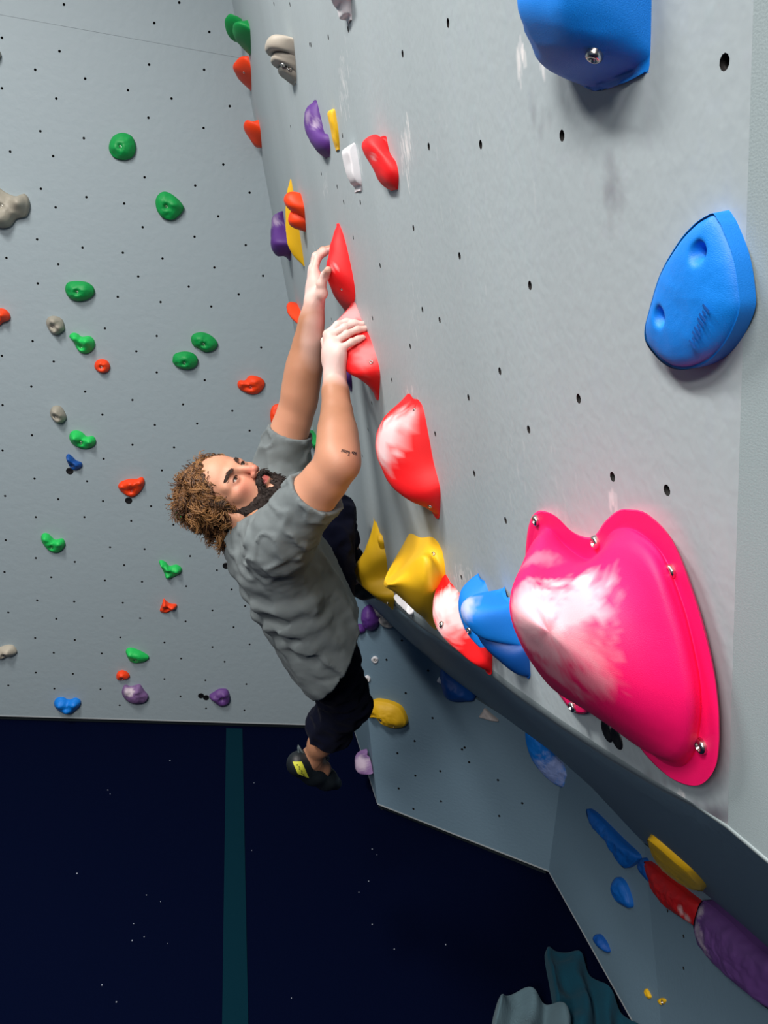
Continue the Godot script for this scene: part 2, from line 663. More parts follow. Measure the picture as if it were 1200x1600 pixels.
	band("shade_band_right_2", f2 + Vector3(0.01, -WALL_BOTTOM, -0.02), f3 + Vector3(0.0, -WALL_BOTTOM, -0.02))
	band("shade_band_right_3", f3 + Vector3(0.02, -WALL_BOTTOM, 0), q2 + Vector3(0.02, -q2.y, 0))
	edge_highlight("highlight_strip_1", Vector3(-4.2, WALL_BOTTOM, -3.65), f1, Vector3(0, 0, 1))
	edge_highlight("highlight_strip_2", f1, f2, side.n)
	edge_highlight("highlight_strip_3", f2, f3, pa.n)
	edge_highlight("highlight_strip_4", f3, Vector3(q2.x, f3.y, q2.z), pb.n)
	# --- the rest of the hall, outside the picture ---
	var cm := MB.new()
	cm.box(Vector3(-5.0, CEIL, -3.75), Vector3(8.0, 0.15, 9.6))
	struct(obj("ceiling", cm.build(), M.plaster))
	var wl := MB.new()
	wl.box(Vector3(-4.35, -0.3, -3.75), Vector3(0.15, CEIL + 0.3, 9.6))
	struct(obj("wall_left", wl.build(), M.plaster))
	var wf := MB.new()
	wf.box(Vector3(-5.0, -0.3, 5.7), Vector3(8.0, CEIL + 0.3, 0.15))
	struct(obj("wall_front", wf.build(), M.plaster))
	var wo := MB.new()
	wo.box(Vector3(2.6, -0.3, -3.75), Vector3(0.15, CEIL + 0.3, 9.6))
	struct(obj("wall_right_7", wo.build(), M.plaster))
	# chalk crumbs on the mat
	var cr := MB.new()
	for k in 26:
		var q := on(gz, rng.randf_range(60, 700), rng.randf_range(1160, 1590))
		var r := rng.randf_range(0.0010, 0.0024)
		cr.box(q + Vector3(-r, 0.0005, -r), Vector3(2 * r, r, r * rng.randf_range(1.0, 2.5)))
	var co := obj("chalk_crumbs", cr.build(), M.chalk)
	tag(co, "tiny white chalk crumbs scattered over the black mat", "chalk")
	co.set_meta("kind", "stuff")

var LOWA := {}
var LOWB := {}
var LOWC := {}
var SIDE := {}
var UNDER := {}

func band(called: String, a: Vector3, b: Vector3) -> void:
	var d := (b - a).normalized()
	var nn := Vector3(d.z, 0, -d.x)
	struct(obj(called, slab([a, b, b + Vector3(0, WALL_BOTTOM, 0), a + Vector3(0, WALL_BOTTOM, 0)], -nn, 0.01), M.base))
func edge_highlight(called: String, a: Vector3, b: Vector3, n: Vector3) -> void:  # pale strip on the board edge, painting the light it catches
	var h := Vector3(0, 0.006, 0)
	struct(obj(called, slab([a + n * 0.001, b + n * 0.001, b + h + n * 0.001, a + h + n * 0.001], n, 0.004), M.edge))

# the upper right wall's paint: grey with brushed chalk marks and faint dirt
func chalked_paint(fr: Dictionary) -> ImageTexture:
	var w := 1400
	var h := 1400
	var base := Color(0.64, 0.695, 0.715)
	var im := Image.create(w, h, false, Image.FORMAT_RGB8)
	im.fill(base)
	var big := FastNoiseLite.new()
	big.seed = 5
	big.frequency = 0.006
	big.fractal_octaves = 5
	for y in range(0, h, 4):
		for x in range(0, w, 4):
			var k := 1.0 + 0.035 * big.get_noise_2d(x, y * 0.35)
			im.fill_rect(Rect2i(x, y, 4, 4), Color(base.r * k, base.g * k, base.b * k))
	var r2 := RandomNumberGenerator.new()
	r2.seed = 4
	# chalk: place in the photo, spread, strokes, strength
	for mk in [[633, 215, 9, 46, 60, 0.5], [536, 130, 9, 60, 60, 0.4], [640, 625, 10, 28, 46, 0.6], [575, 520, 5, 30, 26, 0.4], [572, 560, 8, 26, 26, 0.35], [506, 285, 5, 20, 20, 0.35], [490, 378, 5, 20, 18, 0.3], [492, 675, 2, 14, 10, 0.5], [720, 895, 16, 16, 40, 0.5], [813, 75, 6, 24, 16, 0.45], [845, 60, 9, 26, 24, 0.4], [645, 470, 14, 40, 12, 0.2], [560, 245, 6, 20, 16, 0.3], [765, 1062, 14, 5, 16, 0.7], [1060, 1238, 10, 8, 9, 0.6], [1130, 1290, 26, 8, 40, 0.3], [955, 770, 6, 6, 6, 0.4], [830, 740, 100, 100, 30, 0.14], [700, 330, 120, 150, 40, 0.12]]:
		for k in int(mk[4]):
			var p := on(RIGHT, mk[0] + r2.randfn() * mk[2] * 0.5, mk[1] + r2.randfn() * mk[3] * 0.5)
			var q := uv_of(RIGHT, p)
			var x: float = (q.x - fr.u0) / fr.us * w
			var y: float = (fr.v1 - q.y) / fr.vs * h
			var len := r2.randf_range(2, 12)
			var s: float = mk[5] * r2.randf_range(0.2, 1.0)
			for j in int(len):
				var xi := int(x + sin(k * 1.7) * 0.15 * j)
				var yi := int(y + j)
				for dx in 2:
					if xi + dx >= 0 and yi >= 0 and xi + dx < w and yi < h:
						im.set_pixel(xi + dx, yi, im.get_pixel(xi + dx, yi).lerp(Color(0.92, 0.92, 0.92), s))
	# rubber scuffs
	for mk in [[960, 290, 14, 60, 24, 0.10], [840, 180, 20, 40, 12, 0.08], [1120, 1275, 40, 14, 70, 0.10], [1010, 1220, 60, 14, 70, 0.08], [700, 640, 160, 200, 50, 0.05]]:
		for k in int(mk[4]):
			var p := on(RIGHT, mk[0] + r2.randfn() * mk[2] * 0.5, mk[1] + r2.randfn() * mk[3] * 0.5)
			var q := uv_of(RIGHT, p)
			var x := int((q.x - fr.u0) / fr.us * w)
			var y := int((fr.v1 - q.y) / fr.vs * h)
			for dx in range(-3, 4):
				for dy in range(-4, 5):
					var s: float = mk[5] * maxf(0, 1.0 - Vector2(dx / 3.5, dy / 4.5).length())
					if x + dx >= 0 and y + dy >= 0 and x + dx < w and y + dy < h:
						im.set_pixel(x + dx, y + dy, im.get_pixel(x + dx, y + dy).lerp(Color(0.36, 0.34, 0.38), s))
	im.generate_mipmaps()
	return ImageTexture.create_from_image(im)

func right_paint() -> StandardMaterial3D:
	M.wall_fold = relief(mat(Color(0.58, 0.645, 0.66), 0.55), 0.12, 8.0, 0.12, 2)
	var m: StandardMaterial3D = M.wall_near
	# the fine orange-peel of the roller sits on the same face mapping
	m.uv1_scale = Vector3.ONE
	m.normal_enabled = false
	var f := FastNoiseLite.new()
	f.seed = 9
	f.frequency = 0.09
	f.fractal_octaves = 3
	var t := NoiseTexture2D.new()
	t.noise = f
	t.width = 2048
	t.height = 2048
	t.as_normal_map = true
	t.bump_strength = 3.0
	m.normal_enabled = true
	m.normal_texture = t
	m.normal_scale = 0.07
	return m

# ---------- climbing holds ----------
var hold_mats := {}
func hold_mat(c: Color) -> StandardMaterial3D:
	if not hold_mats.has(c):
		var m := relief(mat(c, 0.55), 0.14, 12.0, 0.2, 2)
		hold_mats[c] = m
	return hold_mats[c]
func chalky_mat() -> StandardMaterial3D:
	if not hold_mats.has("chalk"):
		var m := relief(mat(Color.WHITE, 0.62), 0.14, 12.0, 0.2, 2)
		m.vertex_color_use_as_albedo = true
		hold_mats["chalk"] = m
	return hold_mats["chalk"]

func make_bolt() -> ArrayMesh:
	var mb := MB.new()
	var rows := []
	for q in [[0.0085, -0.012], [0.0085, 0.0], [0.0078, 0.0022], [0.0060, 0.0035], [0.0042, 0.0036], [0.0040, -0.003], [0.0, -0.003]]:
		var row := PackedVector3Array()
		for k in 12:
			var a := TAU * k / 12
			var r: float = q[0]
			if r < 0.0043:
				r *= 1.0 - 0.07 * (k % 2)
			row.append(Vector3(cos(a) * r, sin(a) * r, q[1]))
		rows.append(row)
	mb.grid(rows, true)
	return mb.build(Vector3(0, 0, 1))
func add_bolt(parent: Node3D, pos: Vector3, b: Basis, scale := 1.0, called := "bolt") -> void:
	var o := obj(called, bolt_mesh, M.steel, parent)
	o.transform = Transform3D(b.scaled_local(Vector3.ONE * scale), pos - parent.position)

func seen_spots(mb: MB, list: Array) -> Array:
	var spots := []
	for c in list:
		var h := surf_at(mb, c[0], c[1])
		if h.size():
			spots.append([h[0], c[3], c[4]])
	return spots
# a bolt where the photo shows one: its head sits in the surface seen there
var upright_screws := false
func seen_screws(o: Node3D, mb: MB, pl: Dictionary, list: Array) -> void:
	for sc in list:
		var h := surf_at(mb, sc[0], sc[1])
		if h.is_empty():
			continue
		var n: Vector3 = pl.n if upright_screws else h[1]
		var x: Vector3 = pl.v.cross(n).normalized()
		add_bolt(o, h[0] + n * (0.0005 if sc[3] < 0.75 else 0.002), Basis(x, n.cross(x), n), sc[3], "bolt")
func chalk_mix(mb: MB, base: Color, spots: Array, stretch := Vector3.ONE) -> void:
	# spots: [centre, radius, strength]
	var a := lin(base)
	var w := lin(Color(0.93, 0.90, 0.91))
	for p in mb.v:
		var s := 0.0
		for q in spots:
			var d: float = (p - q[0]).length() / q[1]
			var k := noise.get_noise_3dv(p * stretch * 26.0) * 0.9 + noise.get_noise_3dv(p * stretch * 95.0) * 0.55
			s = maxf(s, clampf((1.05 - d) * 1.6 + k, 0, 1) * q[2])
		mb.c.append(a.lerp(w, s))

# a hold on a wall: outline in photo points on the wall, domed, with bumps and dents
# feats: [x, y, radius in photo points, height in metres]; screws: [x, y, ...]
var dome_bump := 0.006
var dome_dent := Vector2(0.013, -0.016)
func dome(called: String, label: String, group: String, pl: Dictionary, col: Color, outline: Array, h: float, feats := [], screws := [], power := 0.55, chalk := [], shift := Vector2.ZERO) -> Node3D:
	var pts := px(outline)
	var ring := PackedVector3Array()
	var cen := Vector3.ZERO
	for q in pts:
		var p := on(pl, q.x, q.y)
		ring.append(p)
		cen += p / pts.size()
	var NR := 44
	var MR := 15
	var reach := 0.0
	for p in ring:
		reach = maxf(reach, p.distance_to(cen) / p.distance_to(EYE))
	if reach > 0.045:
		NR = 110
		MR = 44
	ring = smooth_closed(ring, NR)
	var size := 0.0
	for p in ring:
		size += p.distance_to(cen) / ring.size()
	var fp := []
	for f in feats:
		var p := on(pl, f[0], f[1])
		fp.append([p, p.distance_to(on(pl, f[0] + f[2], f[1])), f[3]])
	var sp := []
	for i in range(0, screws.size(), 2):
		var p := on(pl, screws[i], screws[i + 1])
		sp.append(p)
		fp.append([p, dome_dent.x, dome_dent.y])
	var n: Vector3 = pl.n
	var top: Vector3 = cen + (pl.u * shift.x + pl.v * shift.y) * size
	var height := func(p: Vector3, t: float) -> float:
		var z := h * pow(t, power)
		for f in fp:
			var d: float = (p - f[0]).length() / f[1]
			z += f[2] * exp(-d * d * 1.4) * minf(1.0, t * 3.0)
		z += noise.get_noise_3dv(p * 22.0) * dome_bump * minf(1.0, t * 4.0)
		return maxf(z, 0.0015)
	var rows := [ring]
	for k in MR:
		var r := 1.0 - (k + 0.0) / (MR - 0.4)
		var t := 1.0 - r * r
		if k == 0:
			t = 0.10
			r = 0.995
		var row := PackedVector3Array()
		for p in ring:
			var q: Vector3 = top.lerp(p, r) + (cen - top) * 0.0
			row.append(q + n * height.call(q, t))
		rows.append(row)
	var mb := MB.new()
	mb.grid(rows, true)
	mb.fan((rows.size() - 1) * NR, NR, top + n * height.call(top, 1.0))
	var spots := []
	for c in chalk:
		var p := on(pl, c[0], c[1])
		spots.append([p + n * h * 0.8, p.distance_to(on(pl, c[0] + c[2], c[1])), c[3]])
	if spots.size():
		chalk_mix(mb, col, spots)
	var o := root_at(called, cen)
	tag(o, label, "climbing hold", group)
	obj("body", mb.build(n, false, cen), chalky_mat() if spots.size() else hold_mat(col), o)
	for p in sp:
		var q: Vector3 = p
		var t := 1.0 - pow(clampf(q.distance_to(top) / size, 0, 1), 2)
		add_bolt(o, q + n * (height.call(q, maxf(t, 0.2)) + 0.0015), basis_of(pl), 0.8)
	return o

# a hold seen edge on: contact line on the wall (near side), silhouette, width along the wall
var ridge_bump := Vector2(18.0, 0.003)
func ridge_into(mb: MB, pl: Dictionary, contact: Array, sil: Array, w: float, power: float, lean: float, wends: float) -> Vector3:
	var cp := PackedVector3Array()
	for q in px(contact):
		cp.append(on(pl, q.x, q.y))
	var nt := 30
	cp = smooth_open(cp, nt)
	var sx := PackedVector3Array()
	for q in px(sil):
		sx.append(Vector3(q.x, q.y, 0))
	sx = smooth_open(sx, nt)
	var u: Vector3 = pl.u if pl.u.z > 0 else -pl.u
	var n: Vector3 = pl.n
	var rows := []
	var cen := Vector3.ZERO
	for k in nt:
		var t := float(k) / (nt - 1)
		var ww: float = w * (wends + (1.0 - wends) * pow(sin(PI * clampf(t, 0.02, 0.98)), 0.7))
		var base := cp[k]
		var d := ray(sx[k].x, sx[k].y)
		var mid := base - u * ww * lean
		var crest := EYE + d * ((mid - EYE).dot(u) / d.dot(u))
		var hh := (crest - base).dot(n)
		if hh < 0.003:
			crest += n * (0.003 - hh)
		var slide := crest - mid
		var row := PackedVector3Array()
		for j in 17:
			var a := PI * j / 16.0
			var c := cos(a)
			var s := sin(a)
			var fx := signf(c) * pow(absf(c), 2.0 / power)
			var fy := pow(s, 2.0 / power)
			var q := mid + slide * fy
			q += u * ww * (lean if fx > 0 else 1.0 - lean) * fx
			q += (noise.get_noise_3dv(q * ridge_bump.x) * ridge_bump.y) * n * fy
			row.append(q)
		rows.append(row)
		cen += base / nt
	mb.grid(rows, false)
	for e in [0, nt - 1]:
		var b := mb.v.size()
		mb.v.append_array(rows[e])
		var m := Vector3.ZERO
		for p in rows[e]:
			m += p / 17.0
		mb.v.append(m)
		for j in 16:
			if e == 0:
				mb.t.append_array([b + j + 1, b + j, b + 17])
			else:
				mb.t.append_array([b + j, b + j + 1, b + 17])
	return cen
# shapes: [contact, silhouette, width, power, lean, narrowing at the ends]
var last_mb: MB
func ridge(called: String, label: String, group: String, pl: Dictionary, col: Color, shapes: Array, screws := [], chalk := [], stretch := Vector3.ONE) -> Node3D:
	var mb := MB.new()
	var cen := Vector3.ZERO
	for sh in shapes:
		var c := ridge_into(mb, pl, sh[0], sh[1], sh[2], sh[3] if sh.size() > 3 else 2.0, sh[4] if sh.size() > 4 else 0.5, sh[5] if sh.size() > 5 else 0.3)
		if cen == Vector3.ZERO:
			cen = c
	var spots := seen_spots(mb, chalk)
	if spots.size():
		chalk_mix(mb, col, spots, stretch)
	last_mb = mb
	var o := root_at(called, cen)
	tag(o, label, "climbing hold", group)
	obj("body", mb.build(pl.n, false, cen), chalky_mat() if spots.size() else hold_mat(col), o)
	seen_screws(o, mb, pl, screws)
	return o

# a hold lofted through rings of [x, y, height, (shift along the wall)], closed by a tip
func loft(called: String, label: String, group: String, pl: Dictionary, col: Color, rings: Array, tip: Array, opts := {}) -> Node3D:
	var u: Vector3 = pl.u if pl.u.z > 0 else -pl.u
	var n: Vector3 = pl.n
	var num: int = opts.get("num", 48)
	var sub: int = opts.get("sub", 4)
	var pr := []
	for r in rings:
		var pp := PackedVector3Array()
		for q in r:
			pp.append(on(pl, q[0], q[1], q[2]) + (u * q[3] if q.size() > 3 else Vector3.ZERO))
		pr.append(smooth_closed(pp, num, opts.get("sharp", false)))
	var rows := []
	for k in pr.size() - 1:
		for j in sub:
			var t := float(j) / sub
			var row := PackedVector3Array()
			for i in num:
				var a: Vector3 = pr[maxi(k - 1, 0)][i]
				var d: Vector3 = pr[mini(k + 2, pr.size() - 1)][i]
				row.append(pr[k][i].lerp(pr[k + 1][i], t) if opts.get("straight", false) else pr[k][i].cubic_interpolate(pr[k + 1][i], a, d, t))
			rows.append(row)
	rows.append(pr[-1])
	var mb := MB.new()
	var tp: Vector3 = on(pl, tip[0], tip[1], tip[2]) + (u * tip[3] if tip.size() > 3 else Vector3.ZERO)
	var last: PackedVector3Array = pr[-1]
	for t in [0.2, 0.4, 0.6, 0.8, 0.93]:
		var row := PackedVector3Array()
		for p in last:
			row.append(p.lerp(tp, t))
		rows.append(row)
	# round off the creases between the rings
	var first: int = opts.get("relax_from", 0)
	for it in opts.get("relax", 0):
		var prev := rows.duplicate(true)
		for k in range(maxi(first, 1), rows.size()):
			for i in num:
				var p0: Vector3 = prev[k][i]
				var up: Vector3 = prev[k + 1][i] if k + 1 < rows.size() else tp
				rows[k][i] = p0.lerp((prev[k - 1][i] + up + prev[k][(i + 1) % num] + prev[k][(i + num - 1) % num]) * 0.25, 0.8)
		var avg := Vector3.ZERO
		for p in rows[-1]:
			avg += p / num
		tp = avg
	mb.grid(rows, true)
	mb.fan((rows.size() - 1) * num, num, tp)
	for k in mb.v.size():
		if (mb.v[k] - pl.o).dot(n) > 0.008:
			mb.v[k] += n * noise.get_noise_3dv(mb.v[k] * 16.0) * opts.get("rough", 0.003)
	var cen := Vector3.ZERO
	for p in pr[0]:
		cen += p / num
	var spots := seen_spots(mb, opts.get("chalk", []))
	if spots.size():
		chalk_mix(mb, col, spots, opts.get("stretch", Vector3.ONE))
	var o := root_at(called, cen)
	tag(o, label, "climbing hold", group)
	obj("body", mb.build(n, opts.get("flat", false), cen), chalky_mat() if spots.size() else hold_mat(col), o)
	seen_screws(o, mb, pl, opts.get("screws", []))
	return o

# dark round plugs left in the wall beside a hold
func plugs(pl: Dictionary, list: Array, r: float, label: String) -> void:
	for q in px(list):
		var mb := MB.new()
		var c := on(pl, q.x, q.y)
		var rows := []
		for e in [[1.0, 0.0], [0.96, 0.0016], [0.8, 0.002], [0.3, 0.0008]]:
			var row := PackedVector3Array()
			for k in 20:
				var a := TAU * k / 20
				row.append(c + (pl.u * cos(a) + pl.v * sin(a)) * r * e[0] + pl.n * e[1])
			rows.append(row)
		mb.grid(rows, true)
		mb.fan(60, 20, c + pl.n * 0.0006)
		tag(obj("wall_plug", mb.build(pl.n), M.plug), label, "plug", "dark round plugs in the wall")

const GREEN := Color(0.0, 0.60, 0.28)
const GREEN_B := Color(0.12, 0.78, 0.36)
const ORANGE := Color(1.0, 0.27, 0.05)
const GREY_H := Color(0.62, 0.61, 0.56)
const BLUE := Color(0.0, 0.50, 0.90)
const BLUE_D := Color(0.0, 0.30, 0.62)
const PURPLE := Color(0.33, 0.17, 0.50)
const LILAC := Color(0.50, 0.38, 0.58)
const RED := Color(0.93, 0.08, 0.10)
const YELLOW := Color(0.93, 0.74, 0.10)
const WHITE_H := Color(0.90, 0.91, 0.93)

func build_back_holds() -> void:
	bolt_mesh = make_bolt()
	var g := "green holds on the far wall"
	dome("climbing_hold", "round green hold, highest of the green ones out on the far wall", g, BACK, GREEN, [171, 228, 177, 214, 191, 208, 206, 213, 212, 228, 209, 243, 197, 250, 182, 248, 173, 240], 0.045, [[181, 241, 6, -0.006]], [190, 231])
	dome("climbing_hold", "green hold with a pointed lower right corner, below the round green one", g, BACK, GREEN, [244, 312, 252, 301, 264, 301, 280, 313, 287, 327, 272, 343, 256, 341, 246, 329], 0.045, [[275, 318, 9, 0.01], [262, 336, 6, -0.006]], [261, 324], 0.45)
	dome("climbing_hold", "big pale grey three-lobed hold at the left edge of the far wall", "", BACK, GREY_H, [-34, 300, -14, 285, 8, 300, 26, 307, 40, 303, 47, 318, 42, 338, 26, 342, 16, 354, -2, 356, -18, 344, -36, 334], 0.05, [[36, 318, 13, 0.035], [2, 344, 16, 0.035], [-20, 306, 16, 0.035], [16, 314, 8, -0.01]], [7, 323])
	dome("climbing_hold", "sliver of a grey hold high at the left edge of the far wall", "", BACK, GREY_H, [-26, 80, -14, 72, -4, 75, 2, 86, -4, 96, -18, 98], 0.05)
	dome("climbing_hold", "wide green bean-shaped hold beside two grey ones on the left", g, BACK, GREEN, [103, 453, 106, 442, 118, 439, 136, 441, 147, 450, 146, 461, 134, 469, 119, 470, 108, 464], 0.05, [[111, 456, 4, -0.006], [135, 447, 8, 0.008]], [123, 456])
	dome("climbing_hold", "orange hold cut by the left edge of the picture", "orange holds on the far wall", BACK, ORANGE, [-16, 488, -4, 482, 8, 483, 16, 492, 14, 500, 4, 504, 0, 508, -12, 506], 0.045, [[8, 490, 7, 0.02]], [1, 496])
	dome("climbing_hold", "small pale grey hooked hold, upper of the two on the left", "small grey hooked holds", BACK, GREY_H, [73, 504, 77, 495, 88, 494, 98, 500, 101, 513, 96, 519, 88, 523, 79, 518], 0.042, [[86, 499, 8, 0.018], [88, 519, 6, 0.012], [97, 512, 6, 0.010]], [85, 509])
	dome("climbing_hold", "small pale grey hooked hold, lower of the two on the left", "small grey hooked holds", BACK, GREY_H, [79, 644, 83, 635, 93, 634, 100, 641, 104, 652, 99, 659, 90, 660, 82, 653], 0.042, [[89, 640, 8, 0.018], [94, 657, 7, 0.014], [97, 645, 6, 0.010]], [89, 649])
	dome("climbing_hold", "bright green beaked hold just above a tiny orange one on the left", g, BACK, GREEN_B, [109, 526, 113, 520, 121, 521, 128, 526, 140, 525, 148, 533, 146, 545, 137, 552, 128, 551, 121, 545, 116, 534], 0.035, [[119, 527, 8, 0.022], [138, 532, 10, 0.030], [129, 548, 7, 0.006]], [128, 541])
	dome("climbing_hold", "tiny round orange hold below the beaked green one", "orange holds on the far wall", BACK, ORANGE, [148, 570, 152, 563, 161, 561, 169, 565, 172, 573, 168, 581, 158, 582, 150, 577], 0.032, [[159, 567, 9, 0.012], [160, 580, 7, 0.008]], [160, 573])
	dome("climbing_hold", "green oval hold, right one of the close pair left of the forearm", g, BACK, GREEN, [299, 527, 304, 521, 317, 519, 331, 525, 340, 536, 335, 546, 322, 550, 309, 543, 301, 538], 0.048, [[310, 526, 10, 0.01]], [319, 537])
	dome("climbing_hold", "green oval hold, left one of the close pair left of the forearm", g, BACK, GREEN, [270, 562, 273, 553, 288, 549, 302, 552, 309, 561, 306, 572, 294, 577, 279, 574, 271, 567], 0.048, [[277, 568, 4, -0.008], [290, 553, 10, 0.008]], [289, 566])
	dome("climbing_hold", "orange hold with a ringed bolt, a small lobe on its left, beside the raised forearm", "orange holds on the far wall", BACK, ORANGE, [371, 599, 375, 594, 383, 594, 390, 587, 402, 588, 412, 594, 413, 603, 405, 613, 394, 616, 382, 612, 373, 606], 0.036, [[377, 598, 7, 0.012], [400, 593, 10, 0.012], [384, 604, 4, -0.008]], [392, 604])
	dome("climbing_hold", "orange flat oval hold half hidden behind the raised upper arm", "orange holds on the far wall", BACK, ORANGE, [422, 648, 425, 636, 433, 631, 442, 633, 447, 645, 443, 660, 434, 671, 425, 664], 0.03, [], [436, 654], 0.35)
	dome("climbing_hold", "bright green two-lobed hold right above the small blue one", g, BACK, GREEN_B, [109, 684, 111, 675, 119, 672, 128, 675, 136, 682, 145, 681, 150, 688, 146, 697, 134, 701, 122, 698, 113, 692], 0.032, [[119, 681, 10, 0.03], [143, 688, 8, 0.022], [125, 696, 7, 0.006]], [128, 690])
	dome("climbing_hold", "small dark blue fang-shaped hold above a dark plug", "", BACK, BLUE_D, [104, 714, 107, 709, 113, 713, 119, 719, 128, 723, 127, 730, 117, 734, 109, 728], 0.03, [[107, 715, 6, 0.015], [122, 725, 7, 0.01]], [114, 727])
	dome("climbing_hold", "orange wide hold with raised ends above a dark plug, left of the curly hair", "orange holds on the far wall", BACK, ORANGE, [185, 758, 190, 752, 203, 748, 214, 748, 222, 745, 226, 752, 222, 764, 212, 774, 204, 776, 193, 770, 187, 764], 0.03, [[189, 758, 7, 0.012], [205, 752, 10, 0.022], [221, 751, 7, 0.02], [204, 766, 12, -0.004]], [206, 765])
	dome("climbing_hold", "green hold mostly hidden behind the curly hair", g, BACK, GREEN, [273, 800, 276, 792, 288, 790, 302, 794, 306, 804, 298, 812, 284, 813, 276, 809], 0.045)
	dome("climbing_hold", "bright green kidney-shaped hold alone on the left of the far wall", g, BACK, GREEN_B, [65, 838, 68, 833, 76, 834, 86, 843, 97, 841, 102, 848, 98, 858, 88, 863, 77, 859, 67, 847], 0.036, [[72, 838, 8, 0.02], [96, 846, 8, 0.02]], [82, 853])
	dome("climbing_hold", "bright green hold with three ribs below the hanging hair", g, BACK, GREEN_B, [249, 878, 252, 875, 259, 878, 265, 884, 276, 882, 284, 888, 281, 895, 269, 902, 260, 903, 257, 895], 0.025, [[253, 881, 6, 0.022], [263, 886, 6, 0.022], [277, 889, 7, 0.022], [263, 900, 6, 0.015], [263, 892, 4, -0.008]])
	dome("climbing_hold", "small orange triangular hold below the ribbed green one", "orange holds on the far wall", BACK, ORANGE, [250, 954, 253, 944, 256, 935, 260, 939, 267, 943, 276, 944, 275, 950, 266, 954, 258, 957], 0.025, [[256, 942, 6, 0.02], [270, 947, 6, 0.018], [262, 950, 4, -0.01]], [261, 950])
	dome("climbing_hold", "orange hold half hidden behind the collar of the grey shirt", "orange holds on the far wall", BACK, ORANGE, [352, 866, 356, 860, 366, 858, 376, 862, 378, 872, 370, 880, 358, 876], 0.035)
	dome("climbing_hold", "off-white pinch hold at the left edge low on the far wall", "", BACK, Color(0.72, 0.70, 0.64), [-8, 1016, 2, 1010, 14, 1007, 22, 1009, 27, 1018, 20, 1024, 10, 1026, 2, 1029, -8, 1026], 0.035, [[14, 1012, 9, 0.02]], [9, 1021])
	dome("climbing_hold", "bright green slanted hold low on the far wall above a small orange one", g, BACK, GREEN_B, [197, 1018, 199, 1013, 206, 1012, 218, 1016, 229, 1022, 233, 1027, 226, 1033, 213, 1035, 203, 1031], 0.032, [[204, 1018, 8, 0.018], [216, 1019, 8, 0.014]], [212, 1030])
	dome("climbing_hold", "tiny orange hold directly above the lilac rock-shaped one", "orange holds on the far wall", BACK, ORANGE, [182, 1056, 184, 1050, 191, 1047, 199, 1050, 203, 1056, 198, 1060, 190, 1062, 184, 1061], 0.028, [[191, 1051, 8, 0.01]], [191, 1058])
	dome("climbing_hold", "lilac faceted rock-shaped hold low on the far wall", "purple rock holds on the far wall", BACK, LILAC, [191, 1081, 195, 1070, 204, 1072, 213, 1070, 219, 1069, 226, 1079, 232, 1087, 226, 1096, 212, 1098, 199, 1093], 0.035, [[198, 1076, 6, 0.012], [216, 1075, 7, 0.014], [210, 1085, 12, 0.010]], [], 0.4, [[203, 1076, 9, 0.6]])
	dome("climbing_hold", "blue hold with two rounded horns standing at the foot of the far wall", "", BACK, BLUE, [85, 1098, 88, 1091, 98, 1089, 108, 1093, 118, 1090, 126, 1094, 125, 1102, 117, 1110, 107, 1115, 97, 1112, 88, 1105], 0.034, [[94, 1096, 9, 0.02], [119, 1096, 8, 0.018], [107, 1108, 9, 0.012]])
	dome("climbing_hold", "purple rock-shaped hold with a bolt hole beside two dark plugs", "purple rock holds on the far wall", BACK, PURPLE.lerp(LILAC, 0.4), [327, 1087, 334, 1081, 343, 1076, 355, 1077, 359, 1088, 357, 1098, 347, 1102, 337, 1097], 0.035, [[350, 1080, 7, 0.012], [333, 1088, 5, 0.006]], [347, 1089], 0.4)
	plugs(BACK, [109, 736], 0.0165, "round dark plug under the small blue fang-shaped hold")
	plugs(BACK, [201, 782], 0.0165, "round dark plug under the wide orange hold")
	plugs(BACK, [353, 884], 0.0165, "round dark plug next to the shirt collar")
	plugs(BACK, [314, 1087], 0.0155, "left of two touching dark plugs beside the purple rock hold")
	plugs(BACK, [322, 1090], 0.0155, "right of two touching dark plugs beside the purple rock hold")

var fin_far: MB
var fin_near: MB

